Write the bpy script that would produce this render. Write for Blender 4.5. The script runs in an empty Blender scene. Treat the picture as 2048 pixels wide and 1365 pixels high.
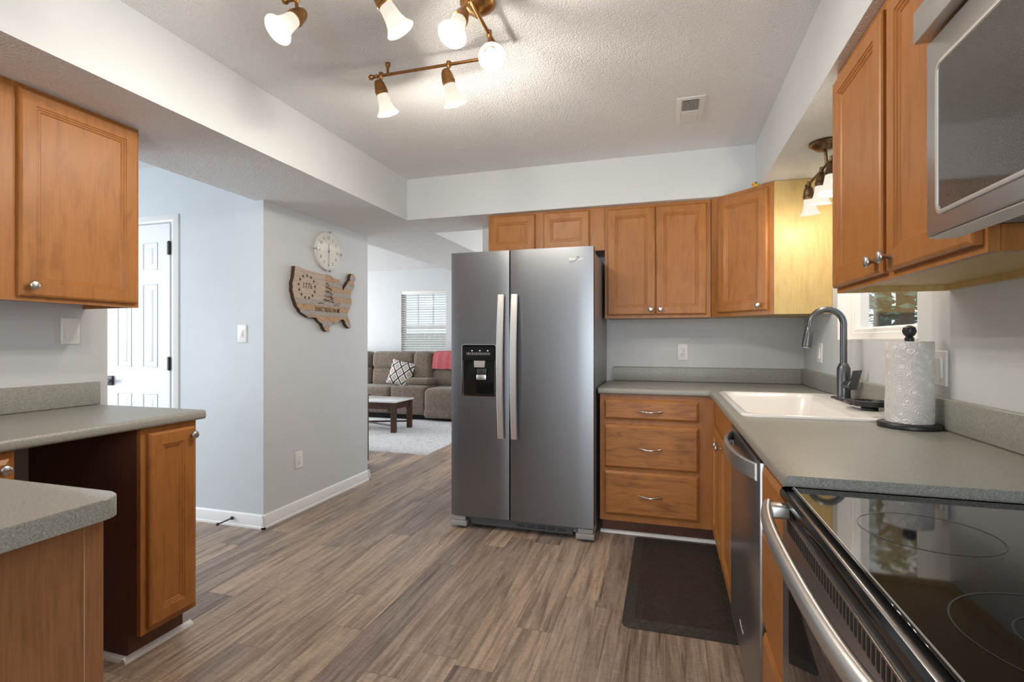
import bpy, bmesh, math, random
from mathutils import Vector as Vc, Matrix

random.seed(7)
PI = math.pi
SC = bpy.context.scene
COL = SC.collection

# ------------------------------------------------------------------ camera
cam_d = bpy.data.cameras.new('camera')
cam_d.sensor_width = 36.0
cam_d.lens = 1019.34 / 2048 * 36.0
cam_d.clip_start = 0.02
cam = bpy.data.objects.new('camera', cam_d)
COL.objects.link(cam)
cam.location = (0, 0, 1.2183)
cam.rotation_euler = (PI / 2, 0, 0.2932)
SC.camera = cam

# ------------------------------------------------------------------ world, daylight, exposure
SC.view_settings.view_transform = 'Standard'
SC.view_settings.look = 'None'
SC.view_settings.gamma = 1.0
SC.view_settings.use_curve_mapping = False
SC.view_settings.exposure = 0.62
SC.cycles.max_bounces = 10
SC.cycles.diffuse_bounces = 6
SC.cycles.glossy_bounces = 5
SC.cycles.transparent_max_bounces = 12
SC.cycles.sample_clamp_indirect = 6.0
SC.cycles.caustics_reflective = False
SC.cycles.caustics_refractive = False
W = bpy.data.worlds.new('sky')
SC.world = W
W.use_nodes = True
bg = W.node_tree.nodes['Background']
bg.inputs[0].default_value = (0.80, 0.91, 1.0, 1)
bg.inputs[1].default_value = 0.75


def area(name, loc, rot, sx, sy, power, col):
    l = bpy.data.lights.new(name, 'AREA')
    l.shape = 'RECTANGLE'
    l.size, l.size_y, l.energy, l.color = sx, sy, power, col
    o = bpy.data.objects.new(name, l)
    COL.objects.link(o)
    o.location, o.rotation_euler = loc, rot
    return o


# daylight entering by the openings of the rooms
area('daylight_fill_rear', (0.0, -2.62, 1.2), (PI / 2, 0, 0), 1.3, 2.0, 48, (0.90, 0.95, 1.0))  # unseen area lamp added behind the camera to brighten the room
area('daylight_hall', (-6.15, 0.6, 1.35), (PI / 2, 0, -PI / 2), 2.2, 1.9, 80, (0.84, 0.92, 1.0))
area('daylight_living', (-7.15, 6.0, 1.35), (PI / 2, 0, -PI / 2), 2.4, 1.9, 85, (0.92, 0.96, 1.0))
area('daylight_living_far', (-0.6, 8.25, 1.4), (-PI / 2, 0, 0), 1.8, 1.5, 40, (0.92, 0.96, 1.0))

LAMP_W = 7.5
SINK_W = 2.2
WARM = (1.0, 0.91, 0.79)



def bulb(name, loc, power, col, r=.08):
    l = bpy.data.lights.new(name, 'POINT')
    l.energy, l.color, l.shadow_soft_size = power, col, r
    o = bpy.data.objects.new(name, l)
    COL.objects.link(o)
    o.location = loc


bulb('living_fill_bulb', (-.5, 5.3, 2.2), 16, WARM)  # unseen bulb with no fixture, added to warm the beam
bulb('living_corner_bulb', (-5.2, 5.2, 2.1), 10, WARM)

# ------------------------------------------------------------------ helpers: meshes
class MB:
    def __init__(s):
        s.bm = bmesh.new()

    def add(s, t):
        m = bpy.data.meshes.new('tmp')
        t.to_mesh(m)
        t.free()
        s.bm.from_mesh(m)
        bpy.data.meshes.remove(m)
        return s

    def box(s, x0, x1, y0, y1, z0, z1, bev=0.0, seg=2, M=None):
        t = bmesh.new()
        bmesh.ops.create_cube(t, size=1)
        for v in t.verts:
            v.co = Vc(((x0 + x1) / 2 + v.co.x * (x1 - x0), (y0 + y1) / 2 + v.co.y * (y1 - y0), (z0 + z1) / 2 + v.co.z * (z1 - z0)))
        if bev:
            bmesh.ops.bevel(t, geom=t.edges[:], offset=bev, segments=seg, profile=0.5, affect='EDGES', clamp_overlap=True)
        if M:
            bmesh.ops.transform(t, matrix=M, verts=t.verts)
        return s.add(t)

    def loft(s, loops, cap0=True, cap1=True, closed=True):
        bm = s.bm
        rows = [[bm.verts.new(p) for p in lp] for lp in loops]
        n = len(rows[0])
        for a, b in zip(rows, rows[1:]):
            for i in range(n if closed else n - 1):
                j = (i + 1) % n
                try:
                    bm.faces.new((a[i], a[j], b[j], b[i]))
                except ValueError:
                    pass
        if cap0:
            bm.faces.new(rows[0][::-1])
        if cap1:
            bm.faces.new(rows[-1])
        return s

    def tube(s, pts, r, seg=12, cap=True):
        pts = [Vc(p) for p in pts]
        n = len(pts)
        rs = r if isinstance(r, (list, tuple)) else [r] * n
        loops = []
        up = None
        for i, p in enumerate(pts):
            d = (pts[min(i + 1, n - 1)] - pts[max(i - 1, 0)]).normalized()
            if up is None:
                up = Vc((0, 0, 1)) if abs(d.z) < 0.9 else Vc((1, 0, 0))
            a = d.cross(up).normalized()
            up = a.cross(d).normalized()
            loops.append([p + (a * math.cos(2 * PI * k / seg) + up * math.sin(2 * PI * k / seg)) * rs[i] for k in range(seg)])
        return s.loft(loops, cap, cap)

    def lathe(s, prof, o, ax=(0, 0, 1), seg=28, cap0=True, cap1=True, sx=1.0):
        o = Vc(o)
        ax = Vc(ax).normalized()
        a = ax.cross(Vc((0, 0, 1)) if abs(ax.z) < 0.9 else Vc((1, 0, 0))).normalized()
        b = ax.cross(a)
        loops = [[o + ax * z + (a * math.cos(2 * PI * k / seg) * sx + b * math.sin(2 * PI * k / seg)) * max(r, 1e-5) for k in range(seg)] for r, z in prof]
        return s.loft(loops, cap0, cap1)

    def rings(s, o, U, V, w, h, prof, rad=0.0, seg=5, cap=True, cap0=False):
        """concentric (rounded) rectangles: prof = [(inset, height along U x V), ...]"""
        o, U, V = Vc(o), Vc(U).normalized(), Vc(V).normalized()
        N = U.cross(V)
        loops = []
        for ins, hh in prof:
            loops.append([o + U * a + V * b + N * hh for a, b in rrect(ins, w - ins, ins, h - ins, max(rad - ins, 0.0004) if rad else 0, seg)])
        return s.loft(loops, cap0, cap)

    def prism(s, pts, o, U, V, d0, d1, bev=0):
        o, U, V = Vc(o), Vc(U), Vc(V)
        N = U.cross(V)
        t = bmesh.new()
        lo = [t.verts.new(o + U * a + V * b + N * d0) for a, b in pts]
        hi = [t.verts.new(o + U * a + V * b + N * d1) for a, b in pts]
        n = len(pts)
        t.faces.new(lo[::-1])
        f = t.faces.new(hi)
        for i in range(n):
            t.faces.new((lo[i], lo[(i + 1) % n], hi[(i + 1) % n], hi[i]))
        if bev:
            bmesh.ops.bevel(t, geom=list(f.edges), offset=bev, segments=2, profile=0.5, affect='EDGES', clamp_overlap=True)
        return s.add(t)


def rrect(x0, x1, y0, y1, r=0, seg=5):
    if not r:
        return [(x0, y0), (x1, y0), (x1, y1), (x0, y1)]
    out = []
    for cx, cy, a0 in ((x1 - r, y0 + r, -PI / 2), (x1 - r, y1 - r, 0), (x0 + r, y1 - r, PI / 2), (x0 + r, y0 + r, PI)):
        for k in range(seg + 1):
            a = a0 + PI / 2 * k / seg
            out.append((cx + r * math.cos(a), cy + r * math.sin(a)))
    return out


def circ(cx, cy, r, n=24, r2=None):
    return [(cx + r * math.cos(2 * PI * k / n), cy + (r2 or r) * math.sin(2 * PI * k / n)) for k in range(n)]


def star(cx, cy, r, rot=PI / 2):
    return [(cx + (r if k % 2 == 0 else r * .42) * math.cos(rot + PI * k / 5), cy + (r if k % 2 == 0 else r * .42) * math.sin(rot + PI * k / 5)) for k in range(10)]


WL = {}


def wloc(o):
    return WL.get(o.name, Vc((0, 0, 0)))


def put(name, mesh, mats, parent=None, smooth=38, org=None):
    me = mesh
    if org is None:
        xs = [v.co for v in me.vertices]
        lo = Vc((min(v.x for v in xs), min(v.y for v in xs), min(v.z for v in xs)))
        hi = Vc((max(v.x for v in xs), max(v.y for v in xs), max(v.z for v in xs)))
        org = Vc(((lo.x + hi.x) / 2, (lo.y + hi.y) / 2, lo.z))
    else:
        org = Vc(org)
    me.transform(Matrix.Translation(-org))
    for m in (mats if isinstance(mats, (list, tuple)) else [mats]):
        me.materials.append(m)
    if smooth:
        me.shade_smooth()
        me.set_sharp_from_angle(angle=math.radians(smooth))
    o = bpy.data.objects.new(name, me)
    COL.objects.link(o)
    WL[o.name] = org
    if parent is not None:
        o.parent = parent
        o.location = org - wloc(parent)
    else:
        o.location = org
    return o


def build(name, mb, mats, parent=None, smooth=38, org=None, facemat=None, normals=True):
    bm = mb.bm
    bmesh.ops.remove_doubles(bm, verts=bm.verts, dist=1e-6)
    if normals:
        bmesh.ops.recalc_face_normals(bm, faces=bm.faces)
    bm.normal_update()
    if facemat:
        for f in bm.faces:
            f.material_index = facemat(f)
    me = bpy.data.meshes.new(name)
    bm.to_mesh(me)
    bm.free()
    return put(name, me, mats, parent, smooth, org)


def tag(o, label, cat, group=None):
    o['label'] = label
    o['category'] = cat
    if group:
        o['group'] = group
    return o


def thing(name, label, cat, loc, group=None):
    o = bpy.data.objects.new(name, None)
    COL.objects.link(o)
    o.location = loc
    o.empty_display_size = .1
    WL[o.name] = Vc(loc)
    return tag(o, label, cat, group)


def struct(name, mb, mats, **k):
    o = build(name, mb, mats, **k)
    o['kind'] = 'structure'
    return o


def text(name, s, size, M, mat, parent, ext=.0006, res=2, xs=1.0, bold=0.0):
    c = bpy.data.curves.new('txt', 'FONT')
    c.body = s
    c.size = size
    c.extrude = ext
    c.offset = bold
    c.resolution_u = res
    c.align_x = 'CENTER'
    c.align_y = 'CENTER'
    t = bpy.data.objects.new('txt', c)
    COL.objects.link(t)
    bpy.context.view_layer.update()
    me = bpy.data.meshes.new_from_object(t)
    bpy.data.objects.remove(t)
    bpy.data.curves.remove(c)
    me.name = name
    me.transform(M @ Matrix.Diagonal((xs, 1, 1, 1)))
    return put(name, me, mat, parent, 0)


def frame(o, U, V):
    U, V = Vc(U).normalized(), Vc(V).normalized()
    N = U.cross(V)
    M = Matrix.Identity(4)
    for i in range(3):
        M[i][0], M[i][1], M[i][2], M[i][3] = U[i], V[i], N[i], o[i]
    return M


# ------------------------------------------------------------------ helpers: materials
def nd(nt, t, **k):
    n = nt.nodes.new(t)
    for a, b in k.items():
        if a == 'ins':
            for i, v in b.items():
                if hasattr(v, 'is_output'):
                    nt.links.new(v, n.inputs[i])
                else:
                    n.inputs[i].default_value = v
        else:
            setattr(n, a, b)
    return n


def c4(c):
    return (c[0], c[1], c[2], 1)


def newmat(name):
    m = bpy.data.materials.new(name)
    m.use_nodes = True
    nt = m.node_tree
    return m, nt, nt.nodes['Principled BSDF']


def coords(nt, scale, rnd=True):
    tc = nd(nt, 'ShaderNodeTexCoord')
    v = tc.outputs['Object']
    if rnd:
        oi = nd(nt, 'ShaderNodeObjectInfo')
        mu = nd(nt, 'ShaderNodeMath', operation='MULTIPLY', ins={0: oi.outputs['Random'], 1: 13.7})
        ad = nd(nt, 'ShaderNodeVectorMath', operation='ADD', ins={0: v, 1: mu.outputs[0]})
        v = ad.outputs[0]
    mp = nd(nt, 'ShaderNodeMapping', ins={0: v, 'Scale': scale})
    return mp.outputs[0]


def ramp(nt, fac, stops):
    r = nd(nt, 'ShaderNodeValToRGB', ins={0: fac})
    e = r.color_ramp.elements
    while len(e) < len(stops):
        e.new(0.5)
    for el, (p, c) in zip(e, stops):
        el.position = p
        el.color = c4(c)
    return r.outputs[0]


def plain(name, col, rough=.5, metal=0, var=0.0, vscale=8, bump=0, bscale=200, spec=.5, coat=0, emit=None, es=0, bd=.01):
    m, nt, p = newmat(name)
    p.inputs['Base Color'].default_value = c4(col)
    p.inputs['Roughness'].default_value = rough
    p.inputs['Metallic'].default_value = metal
    p.inputs['Specular IOR Level'].default_value = spec
    p.inputs['Coat Weight'].default_value = coat
    if var:
        n = nd(nt, 'ShaderNodeTexNoise', ins={'Vector': coords(nt, (vscale,) * 3), 'Detail': 4})
        a = tuple(c * (1 - var) for c in col)
        b = tuple(min(c * (1 + var), 1) for c in col)
        nt.links.new(ramp(nt, n.outputs[0], [(.3, a), (.7, b)]), p.inputs['Base Color'])
    if bump:
        n = nd(nt, 'ShaderNodeTexNoise', ins={'Vector': coords(nt, (bscale,) * 3), 'Detail': 3})
        b = nd(nt, 'ShaderNodeBump', ins={'Strength': bump, 'Distance': bd, 'Height': n.outputs[0]})
        nt.links.new(b.outputs[0], p.inputs['Normal'])
    if emit:
        p.inputs['Emission Color'].default_value = c4(emit)
        p.inputs['Emission Strength'].default_value = es
    return m


def wood(name, base, axis='z', rough=.38, amt=.13, blotch=.14, streak=1.0, coat=.04):
    m, nt, p = newmat(name)
    sc = {'z': (38, 38, 1.6), 'x': (1.6, 38, 38), 'y': (38, 1.6, 38)}[axis]
    s2 = {'z': (5, 5, 1.2), 'x': (1.2, 5, 5), 'y': (5, 1.2, 5)}[axis]
    n1 = nd(nt, 'ShaderNodeTexNoise', ins={'Vector': coords(nt, sc), 'Detail': 5, 'Roughness': .6, 'Distortion': .4})
    n2 = nd(nt, 'ShaderNodeTexNoise', ins={'Vector': coords(nt, s2), 'Detail': 3, 'Distortion': .8})
    d = tuple(c * (1 - amt) for c in base)
    l = tuple(c * (1 + amt * .7) for c in base)
    c1 = ramp(nt, n1.outputs[0], [(.28, d), (.5, base), (.74, l)])
    k = 1 - blotch * 1.5
    c2 = ramp(nt, n2.outputs[0], [(.25, (k, k * .95, k * .9)), (.5, (1, 1, 1)), (.8, (1 + blotch * .4,) * 3)])
    mx = nd(nt, 'ShaderNodeMix', data_type='RGBA', blend_type='MULTIPLY', ins={0: 1.0, 6: c1, 7: c2})
    nt.links.new(mx.outputs[2], p.inputs['Base Color'])
    p.inputs['Roughness'].default_value = rough
    p.inputs['Coat Weight'].default_value = coat
    p.inputs['Coat Roughness'].default_value = .25
    p.inputs['Specular IOR Level'].default_value = .32
    b = nd(nt, 'ShaderNodeBump', ins={'Strength': .06, 'Distance': .002, 'Height': n1.outputs[0]})
    nt.links.new(b.outputs[0], p.inputs['Normal'])
    return m


def steel(name, col, rough=.3, axis='x', amt=.05):
    m, nt, p = newmat(name)
    sc = {'x': (2, 2, 500), 'z': (500, 500, 2), 'y': (500, 2, 500)}[axis]
    n = nd(nt, 'ShaderNodeTexNoise', ins={'Vector': coords(nt, sc), 'Detail': 2})
    a = tuple(c * (1 - amt) for c in col)
    b = tuple(min(1, c * (1 + amt)) for c in col)
    nt.links.new(ramp(nt, n.outputs[0], [(.3, a), (.7, b)]), p.inputs['Base Color'])
    mr = nd(nt, 'ShaderNodeMapRange', ins={0: n.outputs[0], 3: rough * .85, 4: rough * 1.15})
    nt.links.new(mr.outputs[0], p.inputs['Roughness'])
    p.inputs['Metallic'].default_value = 1
    return m


MAPLE = (.375, .150, .039)
m_wv = wood('maple_vertical', MAPLE)
m_wx = wood('maple_along_x', MAPLE, 'x', blotch=.3, amt=.3)
m_wy = wood('maple_along_y', MAPLE, 'y')
m_yel = wood('raw_maple_veneer', (.53, .375, .15), rough=.5, amt=.12, blotch=.06)
m_dark = wood('espresso_veneer', (.125, .052, .032), rough=.35, amt=.2)
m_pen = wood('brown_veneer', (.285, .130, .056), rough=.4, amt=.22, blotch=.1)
m_wall = plain('wall_paint', (.62, .64, .655), .55, var=.012, vscale=1.5, bump=.03, bscale=160, bd=.003)
m_blue = plain('hall_wall_paint', (.60, .635, .66), .55, var=.012, vscale=1.5, bump=.03, bscale=160, bd=.003)
m_white = plain('white_gloss_paint', (.82, .82, .81), .35)
m_plate = plain('white_plastic', (.82, .82, .80), .3)
m_black = plain('black_matte_metal', (.018, .018, .02), .4)
m_blackg = plain('black_gloss', (.006, .006, .006), .12, spec=.25)
m_slot = plain('dark_slot', (.01, .01, .01), .8)
m_steel = steel('brushed_steel', (.225, .232, .245), .34)
m_steely = steel('brushed_steel_dark', (.40, .395, .40), .30, 'y')
m_steelh = plain('handle_steel', (.62, .61, .59), .33, 1)
m_steelf = plain('satin_handle_steel', (.64, .635, .62), .4, 1)
m_steelm = steel('microwave_steel', (.52, .51, .50), .34, 'y')
m_nickel = plain('brushed_nickel', (.62, .60, .57), .3, 1)
m_chrome = plain('chrome', (.75, .75, .75), .1, 1)
m_gun = plain('gunmetal', (.13, .135, .145), .32, .9)
m_bronze = plain('antique_bronze', (.34, .17, .06), .3, .95, var=.25, vscale=30)
m_dbronze = plain('dark_bronze', (.16, .10, .055), .34, .9, var=.25, vscale=30)
m_sink = plain('white_enamel', (.83, .80, .77), .18, coat=.4)
m_grey = plain('grey_plastic', (.20, .20, .205), .5)
m_dgrey = plain('dark_grey_plastic', (.06, .06, .063), .5)


def ceiling_mat():
    m, nt, p = newmat('popcorn_ceiling')
    p.inputs['Roughness'].default_value = .9
    v = coords(nt, (1, 1, 1), False)
    n = nd(nt, 'ShaderNodeTexNoise', ins={'Vector': v, 'Scale': 95, 'Detail': 4, 'Roughness': .65})
    vo = nd(nt, 'ShaderNodeTexVoronoi', ins={'Vector': v, 'Scale': 150})
    ad = nd(nt, 'ShaderNodeMath', operation='SUBTRACT', ins={0: n.outputs[0], 1: vo.outputs[0]})
    b = nd(nt, 'ShaderNodeBump', ins={'Strength': .6, 'Distance': .006, 'Height': ad.outputs[0]})
    nt.links.new(b.outputs[0], p.inputs['Normal'])
    nt.links.new(ramp(nt, ad.outputs[0], [(.0, (.82, .825, .83)), (.35, (.90, .905, .91))]), p.inputs['Base Color'])
    return m


def counter_mat():
    m, nt, p = newmat('speckled_laminate')
    v = coords(nt, (1, 1, 1), False)
    a = nd(nt, 'ShaderNodeTexNoise', ins={'Vector': v, 'Scale': 420, 'Detail': 2})
    b = nd(nt, 'ShaderNodeTexNoise', ins={'Vector': v, 'Scale': 260, 'Detail': 3})
    mu = nd(nt, 'ShaderNodeMath', operation='ADD', ins={0: a.outputs[0], 1: b.outputs[0]})
    mr = nd(nt, 'ShaderNodeMath', operation='MULTIPLY', ins={0: mu.outputs[0], 1: .5})
    nt.links.new(ramp(nt, mr.outputs[0], [(.36, (.20, .20, .175)), (.5, (.295, .293, .258)), (.64, (.41, .405, .36))]), p.inputs['Base Color'])
    p.inputs['Roughness'].default_value = .36
    return m


def floor_mat():
    m, nt, p = newmat('vinyl_planks')
    tc = nd(nt, 'ShaderNodeTexCoord')
    sp = nd(nt, 'ShaderNodeSeparateXYZ', ins={0: tc.outputs['Object']})
    # plank row and column, with a random shift per row
    PW, PL = .152, 1.22
    rx = nd(nt, 'ShaderNodeMath', operation='DIVIDE', ins={0: sp.outputs[0], 1: PW})
    row = nd(nt, 'ShaderNodeMath', operation='FLOOR', ins={0: rx.outputs[0]})
    wn = nd(nt, 'ShaderNodeTexWhiteNoise', noise_dimensions='1D', ins={'W': row.outputs[0]})
    ry = nd(nt, 'ShaderNodeMath', operation='DIVIDE', ins={0: sp.outputs[1], 1: PL})
    ry2 = nd(nt, 'ShaderNodeMath', operation='ADD', ins={0: ry.outputs[0], 1: wn.outputs[0]})
    colm = nd(nt, 'ShaderNodeMath', operation='FLOOR', ins={0: ry2.outputs[0]})
    idv = nd(nt, 'ShaderNodeCombineXYZ', ins={0: row.outputs[0], 1: colm.outputs[0]})
    pid = nd(nt, 'ShaderNodeTexWhiteNoise', noise_dimensions='2D', ins={'Vector': idv.outputs[0]})
    # grain, offset per plank
    off = nd(nt, 'ShaderNodeVectorMath', operation='SCALE', ins={0: pid.outputs['Color'], 'Scale': 40.0})
    av = nd(nt, 'ShaderNodeVectorMath', operation='ADD', ins={0: tc.outputs['Object'], 1: off.outputs[0]})

    def gn(sc, det=4, dist=.5, rough=.6):
        mp = nd(nt, 'ShaderNodeMapping', ins={0: av.outputs[0], 'Scale': sc})
        return nd(nt, 'ShaderNodeTexNoise', ins={'Vector': mp.outputs[0], 'Detail': det, 'Distortion': dist, 'Roughness': rough}).outputs[0]
    g1 = gn((6.5, .38, 1), 4, .9)
    g2 = gn((80, 3.2, 1), 4, .3, .65)
    g3 = gn((5, 70, 1), 3, .6, .7)
    c1 = ramp(nt, g1, [(.28, (.135, .100, .081)), (.42, (.265, .200, .158)), (.55, (.385, .297, .235)), (.72, (.48, .385, .31))])
    c2 = ramp(nt, g2, [(.3, (.70, .69, .68)), (.5, (1, 1, 1)), (.72, (1.14, 1.14, 1.14))])
    c3 = ramp(nt, g3, [(.36, (.80, .80, .80)), (.55, (1, 1, 1)), (.68, (1.2, 1.21, 1.23))])
    tint = ramp(nt, pid.outputs[0], [(0, (.70, .70, .73)), (.5, (1.0, .98, .96)), (1, (1.22, 1.16, 1.06))])
    o = c1
    for c in (c2, c3, tint):
        o = nd(nt, 'ShaderNodeMix', data_type='RGBA', blend_type='MULTIPLY', ins={0: 1.0, 6: o, 7: c}).outputs[2]

    def seam(src, w):
        fr = nd(nt, 'ShaderNodeMath', operation='FRACT', ins={0: src})
        a = nd(nt, 'ShaderNodeMath', operation='SUBTRACT', ins={0: fr.outputs[0], 1: .5})
        b = nd(nt, 'ShaderNodeMath', operation='ABSOLUTE', ins={0: a.outputs[0]})
        return nd(nt, 'ShaderNodeMath', operation='GREATER_THAN', ins={0: b.outputs[0], 1: .5 - w}).outputs[0]
    sm = nd(nt, 'ShaderNodeMath', operation='MAXIMUM', ins={0: seam(rx.outputs[0], .008), 1: seam(ry2.outputs[0], .0011)})
    sf = nd(nt, 'ShaderNodeMath', operation='MULTIPLY', ins={0: sm.outputs[0], 1: .55})
    o = nd(nt, 'ShaderNodeMix', data_type='RGBA', ins={0: sf.outputs[0], 6: o, 7: (.045, .035, .03, 1)}).outputs[2]
    nt.links.new(o, p.inputs['Base Color'])
    p.inputs['Roughness'].default_value = .42
    b = nd(nt, 'ShaderNodeBump', ins={'Strength': .12, 'Distance': .003, 'Height': g2})
    nt.links.new(b.outputs[0], p.inputs['Normal'])
    return m


def glass_mat(name, tint=(1, 1, 1), gloss=1.0):
    m, nt, p = newmat(name)
    tr = nd(nt, 'ShaderNodeBsdfTransparent', ins={0: c4(tint)})
    gl = nd(nt, 'ShaderNodeBsdfGlossy', ins={0: (gloss,) * 3 + (1,), 1: .02})
    lw = nd(nt, 'ShaderNodeLayerWeight', ins={'Blend': .5})
    pw = nd(nt, 'ShaderNodeMath', operation='POWER', ins={0: lw.outputs['Facing'], 1: 5.0})
    fr = nd(nt, 'ShaderNodeMath', operation='MULTIPLY_ADD', ins={0: pw.outputs[0], 1: .7, 2: .04})
    mx = nd(nt, 'ShaderNodeMixShader', ins={0: fr.outputs[0], 1: tr.outputs[0], 2: gl.outputs[0]})
    nt.links.new(mx.outputs[0], nt.nodes['Material Output'].inputs[0])
    return m


def shade_mat():
    m, nt, p = newmat('alabaster_glass')
    tl = nd(nt, 'ShaderNodeBsdfTranslucent', ins={0: (.10, .09, .08, 1)})
    df = nd(nt, 'ShaderNodeBsdfDiffuse', ins={0: (.06, .056, .05, 1)})
    em = nd(nt, 'ShaderNodeEmission', ins={0: (1, .92, .78, 1), 1: .55})
    m1 = nd(nt, 'ShaderNodeMixShader', ins={0: .45, 1: tl.outputs[0], 2: df.outputs[0]})
    ad = nd(nt, 'ShaderNodeAddShader', ins={0: m1.outputs[0], 1: em.outputs[0]})
    nt.links.new(ad.outputs[0], nt.nodes['Material Output'].inputs[0])
    return m


m_ceil = ceiling_mat()
m_count = counter_mat()
m_floor = floor_mat()
m_glass = glass_mat('window_glass')
m_clear = glass_mat('clock_glass')
m_shade = shade_mat()
m_bulb = plain('lit_bulb', (1, 1, 1), emit=(1, .93, .80), es=6)

# ------------------------------------------------------------------ room shell
ZC, ZS = 2.443, 2.134
XL, XR = -2.51, .886
YB = 3.835


def sf(f):   # soffits: undersides carry the ceiling texture
    return 1 if f.normal.z < -.5 else 0


struct('floor', MB().box(-7.0, 1.0, -2.5, 7.95, -.1, 0), m_floor, smooth=0, org=(0, 0, 0))
struct('ceiling', MB().box(-7.0, 1.0, -2.5, 7.95, ZC, ZC + .1), m_ceil, smooth=0, org=(0, 0, ZC))
struct('trim_1', MB().box(-2.56, -1.878, -2.4, 3.907, ZS, ZC + .01), [m_wall, m_ceil], smooth=0, facemat=sf, org=(0, 0, 0))
struct('trim_2', MB().box(-2.69, -1.878, 3.9072, 7.85, ZS, ZC + .01), [m_wall, m_ceil], smooth=0, facemat=sf, org=(0, 0, 0))
struct('trim_3', MB().box(-1.878, XR + .02, 3.469, 3.945, ZS + .001, ZC + .01), [m_wall, m_ceil], smooth=0, facemat=sf, org=(0, 0, 0))
struct('trim_4', MB().box(.533, XR + .02, -2.4, 3.469, ZS + .002, ZC + .01), [m_wall, m_ceil], smooth=0, facemat=sf, org=(0, 0, 0))
# back wall behind the refrigerator
struct('wall_back', MB().box(-1.404, 1.0, YB, YB + .11, 0, ZC), m_wall, smooth=0)
# right wall with the sink window opening
WY0, WY1, WZ0, WZ1 = 2.222, 3.138, 1.222, 2.06
w = MB()
w.box(XR, XR + .13, -2.5, WY0, 0, ZC)
w.box(XR, XR + .13, WY1, 3.95, 0, ZC)
w.box(XR, XR + .13, WY0, WY1, 0, WZ0)
w.box(XR, XR + .13, WY0, WY1, WZ1, ZC)
struct('wall_right', w, m_wall, smooth=0)
# left wall (upper cabinets and desk), ends at the hall opening
struct('wall_left', MB().box(XL - .11, XL, -2.5, 1.742, 0, ZC), m_wall, smooth=0)
# wall block with the clock
struct('wall_hall', MB().box(-7.0, -2.5, 2.70, 3.907, 0, ZC), [m_blue, m_wall], smooth=0, facemat=lambda f: 1 if f.normal.x > .5 or f.normal.y > .5 else 0)
struct('wall_hall_side', MB().box(-6.1, -6.0, -1.0, -.5, 0, ZC).box(-6.1, -6.0, 1.7, 2.7, 0, ZC).box(-6.1, -6.0, -.5, 1.7, 0, .4).box(-6.1, -6.0, -.5, 1.7, 2.3, ZC), m_blue, smooth=0)
struct('wall_hall_front', MB().box(-6.1, XL - .11, -1.1, -1.0, 0, ZC), m_blue, smooth=0)
# wall behind the camera, its unseen opening added to let light in
w = MB()
w.box(XL - .11, -.65, -2.5, -2.4, 0, ZC)
w.box(.65, XR + .1, -2.5, -2.4, 0, ZC)
w.box(-.65, .65, -2.5, -2.4, 2.2, ZC)
struct('wall_front', w, m_wall, smooth=0)
# living room
LY = 7.85
LX0, LX1, LZ0, LZ1 = -4.367, -3.515, .86, 2.08
w = MB()
w.box(-7.0, LX0, LY, LY + .13, 0, ZC)
w.box(LX1, -1.5, LY, LY + .13, 0, ZC)
w.box(LX0, LX1, LY, LY + .13, 0, LZ0)
w.box(LX0, LX1, LY, LY + .13, LZ1, ZC)
w.box(-1.5, .3, LY, LY + .13, 0, .65)
w.box(-1.5, .3, LY, LY + .13, 2.15, ZC)
w.box(.3, 1.0, LY, LY + .13, 0, ZC)
struct('wall_living_far', w, m_wall, smooth=0)
struct('wall_living_left', MB().box(-7.1, -7.0, 3.9, 4.8, 0, ZC).box(-7.1, -7.0, 7.2, 8, 0, ZC).box(-7.1, -7.0, 4.8, 7.2, 0, .4).box(-7.1, -7.0, 4.8, 7.2, 2.3, ZC), m_wall, smooth=0)
struct('wall_living_right', MB().box(1.0, 1.1, 3.9, 8, 0, ZC), m_wall, smooth=0)


# baseboards
def baseboard(name, p0, p1, n):
    """p0->p1 along the wall foot, n points into the room"""
    p0, p1, n = Vc(p0), Vc(p1), Vc(n)
    prof = [(0, 0), (.019, 0), (.019, .012), (.013, .017), (.013, .064), (.009, .075), (.009, .081), (.004, .088), (0, .089)]
    mb = MB()
    mb.loft([[p + n * a + Vc((0, 0, b)) for a, b in prof] for p in (p0, p1)])
    return struct(name, mb, m_white)


baseboard('baseboard_hall', (-3.21, 2.70, 0), (-2.481, 2.70, 0), (0, -1, 0))
baseboard('baseboard_clock_wall', (-2.50, 2.681, 0), (-2.50, 3.926, 0), (1, 0, 0))
baseboard('baseboard_clock_wall_end', (-2.481, 3.907, 0), (-3.4, 3.907, 0), (0, 1, 0))
baseboard('baseboard_hall_far', (-6.0, 2.70, 0), (-3.94, 2.70, 0), (0, -1, 0))
baseboard('baseboard_living', (-6.9, LY, 0), (.9, LY, 0), (0, -1, 0))

# ------------------------------------------------------------------ hall door
m_door = plain('door_white', (.80, .82, .84), .4)
dx0, dx1, dzt = -3.872, -3.275, 2.032
d = MB().box(dx0, dx1, 2.682, 2.6995, .012, dzt, .002, 1)
door = struct('door_1', d, m_door)
pn = MB()
for x0, x1 in ((-3.762, -3.628), (-3.520, -3.384)):
    for z0, z1 in ((1.715, 1.905), (1.035, 1.615), (.26, .85)):
        o = (x0, 2.6815, z0)
        pn.rings(o, (1, 0, 0), (0, 0, 1), x1 - x0, z1 - z0, [(0, .002), (.004, .004), (.010, -.006), (.016, -.010), (.022, -.010), (.046, .004), (.050, .005)])
p_ = build('panel_moulding', pn, m_door, door)
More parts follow.
